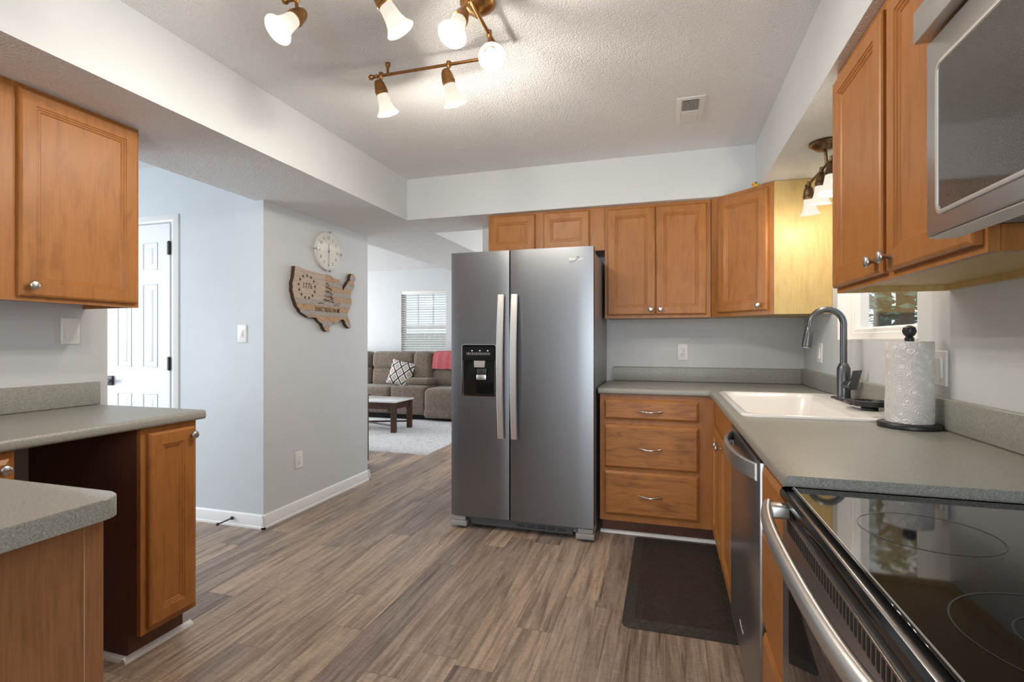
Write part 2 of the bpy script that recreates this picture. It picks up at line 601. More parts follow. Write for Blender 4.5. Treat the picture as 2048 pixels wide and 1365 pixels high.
# the recesses are cut out of the slab
cut = MB()
hg = MB()
for z0, z1 in ((1.815, 1.905), (1.017, 1.107), (.22, .31)):
    h = MB().box(-3.292, -3.266, 2.6745, 2.684, z0, z1, .001, 1)
    h.tube([(-3.2735, 2.6735, z0 - .003), (-3.2735, 2.6735, z1 + .003)], .0045, 10)
    build('hinge', h, m_black, door)
h = MB().box(-3.886, -3.800, 2.668, 2.682, .90, .968, .003, 2).box(-3.866, -3.775, 2.635, 2.648, .920, .944, .004, 2)
h.tube([(-3.842, 2.67, .932), (-3.842, 2.64, .932)], .012, 12)
build('lever_handle', h, m_black, door)
cs = MB()
prof = [(0, 0), (.006, .014), (.014, .018), (.03, .018), (.045, .012), (.057, .008), (.057, 0)]


def casing(mb, path, out):
    loops = []
    for p, o in zip(path, out):
        loops.append([Vc(p) + Vc(o) * a + Vc((0, -b, 0)) for a, b in prof])
    mb.loft(loops)


casing(cs, [(dx0 - .004, 2.7, 0), (dx0 - .004, 2.7, dzt + .006), (dx1 + .006, 2.7, dzt + .006), (dx1 + .006, 2.7, 0)], [(-1, 0, 0), (-1, 0, 1), (1, 0, 1), (1, 0, 0)])
struct('trim_5', cs, m_white)
# door stop
ds = thing('door_stop', 'slim black door stop rod sticking out of the hall baseboard', 'door stop', (-2.735, 2.6805, .04))
build('plate', MB().lathe([(.012, 0), (.012, .004), (.006, .007)], (-2.735, 2.6805, .052), (0, -1, 0), 14), m_black, ds)
build('rod', MB().tube([(-2.735, 2.676, .052), (-2.752, 2.645, .043), (-2.772, 2.612, .034)], .0045, 10), m_black, ds)
build('tip', MB().lathe([(.007, 0), (.009, .004), (.009, .014), (.005, .017)], (-2.772, 2.612, .034), (-.5, -.82, -.26), 14), m_black, ds)


# ------------------------------------------------------------------ electrical plates
def plate(name, label, cat, o, U, kind, n=1, size=None, group=None):
    """o = centre on the wall, U = horizontal direction seen from the room"""
    U = Vc(U)
    V = Vc((0, 0, 1))
    w = size or (.072 + .046 * (n - 1))
    hgt = .118
    o = Vc(o)
    t = thing(name, label, cat, o - V * hgt / 2, group)
    c = o - U * w / 2 - V * hgt / 2
    build('cover_plate', MB().rings(c, U, V, w, hgt, [(0, 0), (0, .004), (.002, .006), (.004, .0066)], .004, 3, cap0=True), m_plate, t)
    for k in range(n):
        x = w / 2 + (k - (n - 1) / 2) * .046
        N = U.cross(V)
        i = c + U * (x - .0165) + V * (hgt / 2 - .033) + N * .0064
        if kind == 'rocker':
            mb = MB()
            a, b = .033, .066
            pr = [(0, -.001), (a, -.001), (a, b), (0, b)]
            f = [i, i + U * a, i + U * a + V * b, i + V * b]
            tilt = .005 if k % 2 == 0 else -.005
            lo = [q + N * .0 for q in f]
            hi = [q + N * (.0035 + (tilt if j < 2 else -tilt)) if False else q + N * (.003 + (.004 if ((j < 2) == (tilt > 0)) else 0)) for j, q in enumerate(f)]
            mb.loft([lo, hi])
            build('rocker', mb, m_plate, t)
        elif kind == 'toggle':
            build('rocker', MB().rings(i + U * .004 + V * .008, U, V, .025, .05, [(0, 0), (0, .0025), (.001, .003)], cap0=True), m_plate, t)
            q = i + U * .0165 + V * .033
            build('toggle', MB().rings(q - U * .008 - V * .018, U, V, .016, .026, [(0, .002), (0, .006), (.002, .009)], cap0=True), m_plate, t)
        else:
            fc = build('receptacle', MB().rings(i, U, V, .033, .066, [(0, 0), (0, .0015), (.001, .002)], .002, 2, cap0=True), m_plate, t)
            sl = MB()
            for zz in (.017, .049):
                for xx, hh in ((.0115, .008), (.0205, .0065)):
                    sl.rings(i + U * (xx - .0009) + V * (zz - hh / 2 + .003) + N * .002, U, V, .0018, hh, [(0, 0), (0, .0003)])
                sl.rings(i + U * .0143 + V * (zz - .009) + N * .002, U, V, .0044, .0044, [(0, 0), (0, .0003)], .002, 3)
            build('slots', sl, m_slot, fc)
    return t


plate('wall_outlet', 'white double receptacle plate above the backsplash by the refrigerator', 'outlet', (.115, YB - .0005, 1.139), (1, 0, 0), 'outlet')
plate('wall_outlet', 'white receptacle plate low on the wall under the wooden map', 'outlet', (-2.4995, 3.031, .374), (0, 1, 0), 'outlet')
plate('light_switch', 'white switch plate on the pale blue hall wall', 'switch', (-2.669, 2.6995, 1.266), (1, 0, 0), 'toggle')
plate('light_switch', 'white rocker switch plate under the wall cabinet over the desk counter', 'switch', (XL + .0005, 1.585, 1.262), (0, 1, 0), 'rocker')
plate('light_switch', 'white two rocker switch plate behind the paper towels', 'switch', (XR - .0005, 2.072, 1.127), (0, -1, 0), 'rocker', 2)
plate('light_switch', 'white narrow switch plate in the corner behind the faucet', 'switch', (XR - .0005, 3.455, 1.146), (0, -1, 0), 'rocker', 1, .085)


# ------------------------------------------------------------------ cabinets
DOOR = [(0, 0), (0, .013), (.003, .017), (.009, .020), (.050, .020), (.0525, .0165), (.0575, .0165), (.060, .013), (.065, .013), (.069, .009), (.074, .0085)]
DRAW = [(0, 0), (0, .011), (.004, .014), (.014, .020)]


def knob(par, o, N, mat=None):
    build('knob', MB().lathe([(.006, 0), (.0055, .012), (.010, .017), (.0155, .020), (.0165, .024), (.014, .028), (.010, .030)], o, N, 24, sx=1), mat or m_nickel, par, 50)


def cab_door(par, o, U, w, h, mat=None, kn=None, name='door', prof=None):
    U = Vc(U)
    V = Vc((0, 0, 1))
    N = U.cross(V)
    dd = build(name, MB().rings(o, U, V, w, h, prof or DOOR, cap0=True), mat or m_wv, par, 20)
    if kn:
        knob(dd, Vc(o) + U * kn[0] + V * kn[1] + N * .0195, N)
    return dd


def fframe(axis, c0, c1, a0, a1, z0, z1, stiles, rails, mb=None):
    """flat face frame without overlaps; axis = direction the frame runs along"""
    mb = mb or MB()

    def bx(p, q, zz0, zz1):
        if axis == 'x':
            mb.box(p, q, c0, c1, zz0, zz1)
        else:
            mb.box(c0, c1, p, q, zz0, zz1)
    for p, q in stiles:
        bx(p, q, z0, z1)
    for (p, q), (r, t) in zip(stiles, stiles[1:]):
        for zz0, zz1 in rails:
            bx(q + .0003, r - .0003, zz0, zz1)
    return mb


def bow_pull(par, o, U, N, L=.132):
    o, U, N = Vc(o), Vc(U), Vc(N)
    pts, rs = [], []
    for k in range(17):
        t = -1 + 2 * k / 16
        pts.append(o + U * (t * L / 2) + N * (.006 + .020 * (1 - t * t)) + Vc((0, 0, -.006 * (1 - t * t))))
        rs.append(.0072 - .0015 * (1 - t * t))
    mb = MB().tube(pts, rs, 10)
    for s in (-1, 1):
        mb.lathe([(.008, 0), (.007, .006), (.004, .010)], o + U * (s * (L / 2 - .004)), N, 14)
    build('pull', mb, m_chrome, par, 60)


# --- wall cabinets on the refrigerator wall
YU = 3.52
c = thing('wall_cabinet', 'short two-door maple cabinet over the refrigerator', 'cabinet', (-.82, 3.68, 1.845))
build('carcass', MB().box(-1.241, -.401, YU + .019, YB - .001, 1.845, ZS, .001, 1), m_wv, c)
fm = fframe('x', YU, YU + .0188, 0, 0, 1.84, ZS - .0005, ((-1.241, -1.222), (-.892, -.822), (-.508, -.401)), ((1.84, 1.868), (2.115, ZS - .0005)))
build('face_frame', fm, m_wv, c)
cab_door(c, (-1.226, YU, 1.862), (1, 0, 0), .338, .258)
cab_door(c, (-.827, YU, 1.862), (1, 0, 0), .324, .258)

c = thing('wall_cabinet', 'tall two-door maple cabinet between refrigerator and corner cabinet', 'cabinet', (-.06, 3.68, 1.372))
build('carcass', MB().box(-.399, .277, YU + .019, YB - .001, 1.376, ZS), m_wv, c)
fm = fframe('x', YU, YU + .0188, 0, 0, 1.372, ZS - .0005, ((-.399, -.366), (-.085, -.045), (.24, .277)), ((1.372, 1.41), (2.09, ZS - .0005)))
build('face_frame', fm, m_wv, c)
cab_door(c, (-.381, YU, 1.393), (1, 0, 0), .313, .718, kn=(.285, .035))
cab_door(c, (-.064, YU, 1.393), (1, 0, 0), .315, .718, kn=(.029, .035))

# --- diagonal corner cabinet
P0, P1 = Vc((.281, 3.518, 0)), Vc((.592, 3.225, 0))
DU = (P1 - P0).normalized()
DN = DU.cross(Vc((0, 0, 1)))
DL = (P1 - P0).length
c = thing('corner_cabinet', 'diagonal maple corner cabinet with pale raw side panel facing the window', 'cabinet', (.62, 3.5, 1.372))
ins = -DN * .02
Q0, Q1 = P0 + ins, P1 + ins
build('carcass', MB().prism([(P0.x + .0005, YB - .001), (P0.x + .0005, P0.y + .02), (Q1.x - .003, P1.y + .014), (XR - .001, P1.y + .014), (XR - .001, YB - .001)], (0, 0, 0), (1, 0, 0), (0, 1, 0), 1.376, ZS - .001), m_yel, c)
fo = P0 - DN * .02
fm = MB()
for a, b, z0, z1 in ((.0753, .3747, 1.372, 1.41), (.0753, .3747, 2.09, ZS - .001), (0, .075, 1.372, ZS - .001), (.375, DL, 1.372, ZS - .001)):
    fm.rings(fo + DU * a + Vc((0, 0, z0)), DU, (0, 0, 1), b - a, z1 - z0, [(0, 0), (0, .02)], cap0=True)
build('face_frame', fm, m_wv, c)
sp_ = build('side_panel', MB().box(P1.x + .001, XR - .001, P1.y, P1.y + .013, 1.372, ZS + .0), m_yel, c)
sp_['label'] = 'pale unstained maple side panel'
cab_door(c, P0 + DU * .058 + Vc((0, 0, 1.397)), DU, .336, .71, kn=(.293, .032))

# --- wall cabinet by the microwave
c = thing('wall_cabinet', 'two-door maple cabinet between the sink window and the microwave', 'cabinet', (.72, 1.57, 1.382))
XU = .565
build('carcass', MB().box(XU + .019, XR - .001, 1.1604, 2.004, 1.40, ZS).box(XU + .019, XR - .001, 1.99, 2.004, 1.382, 1.40).box(XR - .02, XR - .001, 1.16, 1.99, 1.382, 1.40), m_yel, c)
fm = fframe('y', XU, XU + .0188, 0, 0, 1.382, ZS - .0005, ((1.146, 1.175), (1.535, 1.592), (1.975, 2.004)), ((1.382, 1.412), (2.085, ZS - .0005)))
build('face_frame', fm, m_wv, c)
build('side_panel', MB().box(XU + .0195, XR - .001, 1.146, 1.160, 1.382, ZS), m_wv, c)
cab_door(c, (XU, 1.991, 1.398), (0, -1, 0), .411, .70, kn=(.384, .036))
cab_door(c, (XU, 1.548, 1.398), (0, -1, 0), .387, .70, kn=(.028, .036))

c = thing('wall_cabinet', 'short maple cabinet over the microwave', 'cabinet', (.72, .76, 1.84))
build('carcass', MB().box(XU + .019, XR - .001, .385, 1.142, 1.84, ZS), m_wv, c)
build('face_frame', MB().box(XU, XU + .019, .385, 1.142, 1.84, ZS - .0005), m_wv, c)
cab_door(c, (XU, 1.128, 1.855), (0, -1, 0), .362, .26)
cab_door(c, (XU, .760, 1.855), (0, -1, 0), .362, .26)

# --- wall cabinet over the desk counter
XW = -2.19
c = thing('wall_cabinet', 'maple cabinet over the desk counter, beside the hall opening', 'cabinet', (-2.35, 1.2, 1.36))
build('carcass', MB().box(XL + .001, XW - .019, .30, 1.648, 1.380, ZS).box(XL + .001, XW - .019, 1.634, 1.648, 1.362, 1.38), m_wv, c)
fm = fframe('y', XW - .0188, XW, 0, 0, 1.362, ZS - .0005, ((.30, .33), (.72, .78), (1.10, 1.232), (1.61, 1.648)), ((1.362, 1.40), (2.10, ZS - .0005)))
build('face_frame', fm, m_wv, c)
cab_door(c, (XW, 1.213, 1.378), (0, 1, 0), .421, .738, kn=(.032, .04))
cab_door(c, (XW, .76, 1.378), (0, 1, 0), .36, .738, kn=(.032, .04))
cab_door(c, (XW, .32, 1.378), (0, 1, 0), .421, .738, kn=(.39, .04))

# --- base: three-drawer cabinet
ZT = .889
c = thing('base_cabinet', 'maple base cabinet with three drawers beside the refrigerator', 'cabinet', (-.08, 3.5, 0))
build('carcass', MB().box(-.395, .245, 3.244, YB - .001, .10, ZT).box(-.385, .345, 3.302, 3.4, 0, .10), m_dark, c)
fm = fframe('x', 3.225, 3.2438, 0, 0, .10, ZT - .0005, ((-.396, -.355), (.175, .275)), ((.845, ZT - .0005), (.69, .74), (.40, .445), (.10, .15)))
build('face_frame', fm, m_wv, c)
for z0, z1 in ((.733, .857), (.432, .700), (.142, .413)):
    dr = build('drawer', MB().rings((-.369, 3.225, z0), (1, 0, 0), (0, 0, 1), .557, z1 - z0, DRAW, cap0=True), m_wx, c, 20)
    bow_pull(dr, (-.091, 3.205, z0 + (z1 - z0) * (.47 if z0 > .7 else .485)), (1, 0, 0), (0, -1, 0))
build('toe_kick', MB().box(-.388, .347, 3.296, 3.302, 0, .10), m_dark, c)
struct('baseboard_drawers', MB().prism([(0, 0), (.016, 0), (.014, .010), (.008, .016), (0, .018)], (-.40, 3.2955, 0), (0, -1, 0), (0, 0, 1), -.74, 0), m_white)

# --- base: sink cabinet
XF = .276
c = thing('base_cabinet', 'maple sink base cabinet with two narrow doors beside the dishwasher', 'cabinet', (.58, 2.75, 0))
build('carcass', MB().box(XF + .02, XR - .03, 2.27, 2.285, .10, .70).box(XF + .02, XR - .03, 3.205, 3.22, .10, ZT).box(XF + .02, XR - .03, 2.285, 3.205, .10, .118).box(.352, XR - .03, 2.27, 3.22, 0, .0995), m_dark, c)
fm = fframe('y', XF, XF + .0188, 0, 0, .10, ZT - .0005, ((2.268, 2.30), (2.67, 2.75), (3.12, 3.224)), ((.715, ZT - .0005), (.10, .14)))
build('face_frame', fm, m_wv, c)
cab_door(c, (XF, 3.143, .12), (0, -1, 0), .421, .615, kn=(.392, .575))
cab_door(c, (XF, 2.70, .12), (0, -1, 0), .421, .615, kn=(.029, .575))
build('toe_kick', MB().box(.346, .352, 2.268, 3.22, 0, .10), m_dark, c)

# --- base: drawers between dishwasher and range
c = thing('base_cabinet', 'narrow maple drawer cabinet squeezed between dishwasher and range', 'cabinet', (.58, 1.4, 0))
build('carcass', MB().box(XF + .019, XR - .002, 1.222, 1.585, .10, ZT).box(.352, XR - .002, 1.222, 1.585, 0, .10), m_dark, c)
fm = fframe('y', XF, XF + .0188, 0, 0, .10, ZT - .0005, ((1.222, 1.250), (1.556, 1.585)), ((.86, ZT - .0005), (.69, .725), (.40, .435), (.10, .125)))
build('face_frame', fm, m_wv, c)
for z0, z1 in ((.72, .868), (.432, .695), (.12, .405)):
    build('drawer', MB().rings((XF, 1.566, z0), (0, -1, 0), (0, 0, 1), .330, z1 - z0, DRAW, cap0=True), m_wy, c, 20)

# --- left: narrow cabinet at the end of the desk counter
XD = -1.89
c = thing('base_cabinet', 'narrow single-door maple cabinet at the hall end of the desk counter', 'cabinet', (-2.2, 1.54, 0))
build('carcass', MB().box(XL + .001, XD - .019, 1.432, 1.664, .105, ZT - .001).box(XL + .001, -1.967, 1.434, 1.664, 0, .105), m_dark, c)
fm = fframe('y', XD - .0188, XD, 0, 0, .105, ZT - .001, ((1.43, 1.460), (1.64, 1.665)), ((.855, ZT - .001), (.105, .14)))
build('face_frame', fm, m_wv, c)
cab_door(c, (XD, 1.452, .128), (0, 1, 0), .197, .738, kn=(.175, .706))
build('toe_kick', MB().box(-1.967, -1.961, 1.432, 1.665, 0, .105).box(XL + .001, -1.961, 1.430, 1.434, 0, .105), m_dark, c)
qr = [(0, 0), (.018, 0), (.016, .010), (.010, .017), (0, .02)]
qb = MB()
qb.loft([[Vc((-1.961 + a, y, b)) for a, b in qr] for y in (1.412, 1.70)])
qb.loft([[Vc((x, 1.43 - a, b)) for a, b in qr] for x in (-2.505, -1.943)])
struct('baseboard_desk', qb, m_white)

# --- left: cabinet on the other side of the knee space
c = thing('base_cabinet', 'maple drawer cabinet on the near side of the desk knee space', 'cabinet', (-2.2, .88, 0))
build('carcass', MB().box(XL + .001, XD - .019, .725, 1.04, .105, ZT - .001).box(XL + .001, -1.967, .725, 1.04, 0, .105), m_wv, c)
build('face_frame', MB().box(XD - .019, XD, .725, 1.042, .105, ZT - .001), m_wv, c)
for z0, z1 in ((.73, .866), (.13, .715)):
    dr = build('drawer' if z0 > .5 else 'door', MB().rings((XD, .738, z0), (0, 1, 0), (0, 0, 1), .286, z1 - z0, DRAW if z0 > .5 else DOOR, cap0=True), m_wy if z0 > .5 else m_wv, c, 20)
    knob(dr, (XD + .0195, 1.0 if z0 > .5 else .98, .838 if z0 > .5 else .66), (1, 0, 0))

# --- peninsula cabinet, side towards the camera
c = thing('base_cabinet', 'brown sided cabinet under the counter end nearest the camera', 'cabinet', (-1.75, .4, 0))
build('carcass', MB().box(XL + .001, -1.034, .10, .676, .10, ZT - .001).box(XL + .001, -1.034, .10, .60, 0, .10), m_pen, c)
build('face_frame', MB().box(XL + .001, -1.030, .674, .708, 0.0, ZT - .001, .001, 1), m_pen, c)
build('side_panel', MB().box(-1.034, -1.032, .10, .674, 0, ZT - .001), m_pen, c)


# ------------------------------------------------------------------ worktops
def edge_slab(mb, x0, x1, y0, y1, z0, z1, round_sides, r=.011):
    """slab whose listed sides ('x0','x1','y0','y1') are rolled over at top and bottom"""
    t = bmesh.new()
    bmesh.ops.create_cube(t, size=1)
    for v in t.verts:
        v.co = Vc(((x0 + x1) / 2 + v.co.x * (x1 - x0), (y0 + y1) / 2 + v.co.y * (y1 - y0), (z0 + z1) / 2 + v.co.z * (z1 - z0)))
    es = []
    for e in t.edges:
        a, b = e.verts[0].co, e.verts[1].co
        if abs(a.z - b.z) > 1e-4:
            continue
        for s in round_sides:
            k = 0 if s[0] == 'x' else 1
            val = {'x0': x0, 'x1': x1, 'y0': y0, 'y1': y1}[s]
            if abs(a[k] - val) < 1e-5 and abs(b[k] - val) < 1e-5:
                es.append(e)
    bmesh.ops.bevel(t, geom=es, offset=r, segments=4, profile=.5, affect='EDGES')
    mb.add(t)


ZW = .927
SX0, SX1, SY0, SY1 = .305, .825, 2.165, 3.035   # hole under the sink
t = bmesh.new()
xs = [-.405, .247, SX0, SX1, XR - .001]
ys = [1.228, SY0, SY1, 3.197, YB - .001]
vs = {}


def gv(i, j):
    if (i, j) not in vs:
        vs[i, j] = t.verts.new((xs[i], ys[j], ZW))
    return vs[i, j]


for i in range(4):
    for j in range(4):
        if (i == 0 and j < 3) or (i == 2 and j == 1):
            continue
        t.faces.new((gv(i, j), gv(i + 1, j), gv(i + 1, j + 1), gv(i, j + 1)))
ex = bmesh.ops.extrude_face_region(t, geom=t.faces[:])
for v in [g for g in ex['geom'] if isinstance(g, bmesh.types.BMVert)]:
    v.co.z = ZW - .038
es = []
for e in t.edges:
    a, b = e.verts[0].co, e.verts[1].co
    if abs(a.z - b.z) < 1e-5:
        fx = abs(a.x - .247) < 1e-4 and abs(b.x - .247) < 1e-4 and max(a.y, b.y) < 3.2
        fy = abs(a.y - 3.197) < 1e-4 and abs(b.y - 3.197) < 1e-4 and max(a.x, b.x) < .25
        if (fx or fy) and len([f for f in e.link_faces if abs(f.normal.z) < .5]) > 0:
            es.append(e)
t.normal_update()
bmesh.ops.recalc_face_normals(t, faces=t.faces)
es = []
for e in t.edges:
    a, b = e.verts[0].co, e.verts[1].co
    if abs(a.z - b.z) < 1e-5 and any(abs(f.normal.z) < .5 for f in e.link_faces):
        if (abs(a.x - .247) < 1e-4 and abs(b.x - .247) < 1e-4) or (abs(a.y - 3.197) < 1e-4 and abs(b.y - 3.197) < 1e-4 and max(a.x, b.x) < .25):
            es.append(e)
bmesh.ops.bevel(t, geom=es, offset=.011, segments=4, profile=.5, affect='EDGES')
wt = thing('worktop', 'L-shaped speckled grey-green laminate worktop around the white sink', 'worktop', (.4, 3.2, ZW - .038))
mb = MB()
mb.add(t)
build('countertop', mb, m_count, wt)
bs = MB()
edge_slab(bs, -.37, XR - .022, YB - .021, YB - .001, ZW + .0005, ZW + .104, ('y0',), .007)
build('backsplash', bs, m_count, wt)
bs = MB()
edge_slab(bs, XR - .021, XR - .001, 1.228, YB - .001, ZW + .0005, ZW + .104, ('x0',), .007)
build('backsplash', bs, m_count, wt)

wt = thing('worktop', 'speckled laminate desk worktop beside the hall opening', 'worktop', (-2.18, 1.2, ZT))
mb = MB()
edge_slab(mb, XL + .001, -1.862, .724, 1.69, ZT, ZW, ('x1',), .013)
build('countertop', mb, m_count, wt)
mb = MB().rings((XL + .001, .724, ZW + .0005), (0, 1, 0), (0, 0, 1), .976, .104, [(0, 0), (0, .014), (.002, .018), (.006, .02)], cap0=True)
build('backsplash', mb, m_count, wt)
wt = tag(build('worktop', MB().prism(rrect(-2.509, -.985, .05, .722, .045, 6), (0, 0, 0), (1, 0, 0), (0, 1, 0), ZT, ZW, .003), m_count), 'speckled laminate counter end at the bottom corner nearest the camera', 'worktop')

# ------------------------------------------------------------------ sink, faucet
sk = thing('kitchen_sink', 'white drop-in enamel sink under the window', 'sink', (.56, 2.6, ZW))
X0, X1, Y0, Y1 = .280, .848, 2.125, 3.070


def rl(x0, x1, y0, y1, r, z):
    return [Vc((a, b, z)) for a, b in rrect(x0, x1, y0, y1, r, 7)]


lp = [rl(X0, X1, Y0, Y1, .05, ZW + .0005), rl(X0 - .001, X1 + .001, Y0 - .001, Y1 + .001, .05, ZW + .006), rl(X0 + .004, X1 - .004, Y0 + .004, Y1 - .004, .048, ZW + .012), rl(X0 + .016, X1 - .016, Y0 + .016, Y1 - .016, .042, ZW + .013),
      rl(X0 + .026, .742, Y0 + .026, Y1 - .026, .06, ZW + .011), rl(X0 + .034, .730, Y0 + .036, Y1 - .036, .06, ZW + .002), rl(X0 + .040, .722, Y0 + .044, Y1 - .044, .06, ZW - .02), rl(X0 + .056, .70, Y0 + .07, Y1 - .07, .07, ZW - .17), rl(X0 + .085, .67, Y0 + .10, Y1 - .10, .07, ZW - .195),
      rl(.46, .56, 2.55, 2.65, .05, ZW - .20)]
build('basin', MB().loft(lp, False, True), m_sink, sk, 60)
build('drain', MB().lathe([(.045, 0), (.045, .003), (.036, .004), (.03, .001)], (.51, 2.6, ZW - .1995)), m_chrome, sk)
fx, fy, fz = .803, 2.755, ZW + .0125
fc = thing('kitchen_faucet', 'dark gunmetal gooseneck faucet at the back of the sink', 'faucet', (fx, fy, fz))
build('deck_plate', MB().prism(rrect(-.028, .028, -.128, .128, .027, 8), (fx + .002, fy, fz), (1, 0, 0), (0, 1, 0), 0, .006, .002), m_black, fc)
build('body', MB().lathe([(.031, .006), (.031, .010), (.028, .013), (.028, .150), (.018, .172), (.0155, .175)], (fx, fy, fz)), m_gun, fc)
pts = [(fx, fy, fz + .17), (fx, fy, fz + .25), (fx, fy, 1.298)]
R = .070
for k in range(1, 15):
    a = PI * k / 15 * 1.06
    pts.append((fx - R + R * math.cos(a), fy, 1.298 + R * math.sin(a)))
end = Vc(pts[-1])
dr = (Vc(pts[-1]) - Vc(pts[-2])).normalized()
pts.append(tuple(end + dr * .01))
build('neck', MB().tube(pts, .0148, 18), m_gun, fc, 60)
build('spray_head', MB().lathe([(.0148, 0), (.0155, .002), (.0175, .006), (.0195, .030), (.0215, .085), (.0215, .100), (.017, .104)], end + dr * .008, dr), m_gun, fc)
build('nozzle', MB().lathe([(.015, 0), (.014, .006)], end + dr * .111, dr), m_nickel, fc)
hd = build('handle_hub', MB().lathe([(.021, 0), (.0225, .004), (.0225, .038), (.020, .042)], (fx + .006, fy - .022, fz + .075), (.35, -.94, 0)), m_gun, fc)
lv = MB()
o = Vc((fx + .018, fy - .057, fz + .066))
lv.loft([[o + Vc((a, b, z)) for a, b in ((-.015, -.006), (.015, -.006), (.015, .006), (-.015, .006))] for z in (-.012,)] + [[o + Vc((.020 + a, -.008 + b, .078 + a * .1)) for a, b in ((-.019, -.004), (.017, -.004), (.017, .004), (-.019, .004))]])
build('lever', lv, m_gun, fc)
# ring-shaped fitting on the sink rim
gr = thing('glass_rinser', 'low black ring-shaped fitting on the sink rim, half hidden by the paper towels', 'glass rinser', (.79, 2.40, fz))
gx, gy = .79, 2.395
build('base', MB().lathe([(.030, 0), (.030, .008), (.024, .012)], (gx, gy, fz), seg=24), m_black, gr)
build('cup', MB().lathe([(.024, .012), (.058, .016), (.060, .036), (.054, .038), (.050, .026), (.010, .022)], (gx, gy, fz)), m_black, gr)
build('arm', MB().box(gx - .062, gx - .03, gy + .02, gy + .105, fz + .014, fz + .034, .003, 2), m_black, gr)
build('spray_star', MB().box(gx - .04, gx + .04, gy - .004, gy + .004, fz + .027, fz + .032, .001, 1).box(gx - .004, gx + .004, gy - .04, gy + .04, fz + .027, fz + .032, .001, 1), m_black, gr)

# ------------------------------------------------------------------ paper towels
m_paper, nt, p = newmat('embossed_paper')
p.inputs['Base Color'].default_value = (.80, .78, .76, 1)
p.inputs['Roughness'].default_value = .9
v = coords(nt, (1, 1, 1), False)
vo = nd(nt, 'ShaderNodeTexVoronoi', ins={'Vector': v, 'Scale': 26})
ml = nd(nt, 'ShaderNodeMath', operation='MULTIPLY', ins={0: vo.outputs[0], 1: 62.0})
sn = nd(nt, 'ShaderNodeMath', operation='SINE', ins={0: ml.outputs[0]})
b = nd(nt, 'ShaderNodeBump', ins={'Strength': .6, 'Distance': .0025, 'Height': sn.outputs[0]})
nt.links.new(b.outputs[0], p.inputs['Normal'])
px, py = .787, 2.035
th = thing('paper_towel_holder', 'black round-based paper towel holder on the worktop', 'holder', (px, py, ZW))
build('base', MB().lathe([(.086, 0), (.091, .003), (.091, .012), (.088, .017), (.02, .018)], (px, py, ZW), seg=48), m_black, th)
build('rod', MB().tube([(px, py, ZW + .018), (px, py, ZW + .305)], .007, 12), m_black, th)
build('finial', MB().lathe([(.013, 0), (.014, .010), (.010, .016), (.016, .022), (.0205, .034), (.017, .047), (.006, .054)], (px, py, ZW + .290), seg=24), m_black, th)
prof = []
for k in range(24):
    z = k / 23
    prof.append((.0655 + .0012 * math.sin(z * 9) + .002 * (1 - z), z * .270))
mb = MB().lathe([(.02, .001)] + [(prof[0][0] - .002, 0)] + prof + [(prof[-1][0] - .002, .2715), (.022, .270), (.022, .2)], (px, py, ZW + .0185), seg=48, cap0=False, cap1=False)
pr_ = tag(build('paper_towel_roll', mb, m_paper, None, 60), 'white embossed paper towel roll standing on the black holder', 'paper towels')

# ------------------------------------------------------------------ sink window
m_vinyl = plain('white_vinyl', (.80, .78, .76), .35)
wn = thing('window_1', 'sink window', 'window', (XR + .06, 2.68, WZ0))
del wn['label'], wn['category']
wn['kind'] = 'structure'
fr = MB()
a0, a1, b0, b1 = WY0 + .004, WY1 - .004, WZ0 + .004, WZ1 - .004
XG = XR + .075
fr.rings((XG, a1, b0), (0, -1, 0), (0, 0, 1), a1 - a0, b1 - b0, [(0, -.05), (0, .012), (.004, .016), (.032, .016), (.036, .010), (.052, .010), (.056, .004), (.062, -.012), (.062, -.05)], cap=False)
f_ = build('window_frame', fr, m_vinyl, wn, 20)
build('glass_pane', MB().box(XG + .014, XG + .018, a0 + .06, a1 - .06, b0 + .06, b1 - .06), m_glass, wn, 0)
# jamb liner
jl = MB()
jl.box(XR - .0005, XG, WY0, WY0 + .004, WZ0, WZ1).box(XR - .0005, XG, WY1 - .004, WY1, WZ0, WZ1).box(XR - .0005, XG, WY0, WY1, WZ0, WZ0 + .004).box(XR - .0005, XG, WY0, WY1, WZ1 - .004, WZ1)
build('window_jamb', jl, m_vinyl, wn)

# ------------------------------------------------------------------ refrigerator
fr = thing('refrigerator', 'stainless steel side-by-side refrigerator with ice and water dispenser', 'refrigerator', (-.88, 3.45, 0))
FX0, FX1, FY, FZ0, FZ1 = -1.340, -.416, 3.065, .088, 1.79
m_side = plain('refrigerator_side', (.33, .33, .345), .42, .6)
build('cabinet_body', MB().box(FX0 + .004, FX1 - .004, FY + .075, 3.815, .03, 1.765, .004, 2), m_side, fr)


def fdoor(x0, x1):
    n = 10
    loops = []
    for k in range(n + 1):
        u = -1 + 2 * k / n
        x = x0 + (x1 - x0) * k / n
        y = FY + .003 * u * u
        edge = .004 if k in (0, n) else 0
        loops.append([Vc((x, y + edge, FZ0)), Vc((x, FY + .068, FZ0)), Vc((x, FY + .068, FZ1)), Vc((x, y + edge, FZ1))])
    return MB().loft(loops)


SPL = -.9415
lx1, rx0 = SPL - .0045, SPL + .0045
ld = build('door', fdoor(FX0, lx1), m_steel, fr)
rd = build('door', fdoor(rx0, FX1), m_steel, fr)


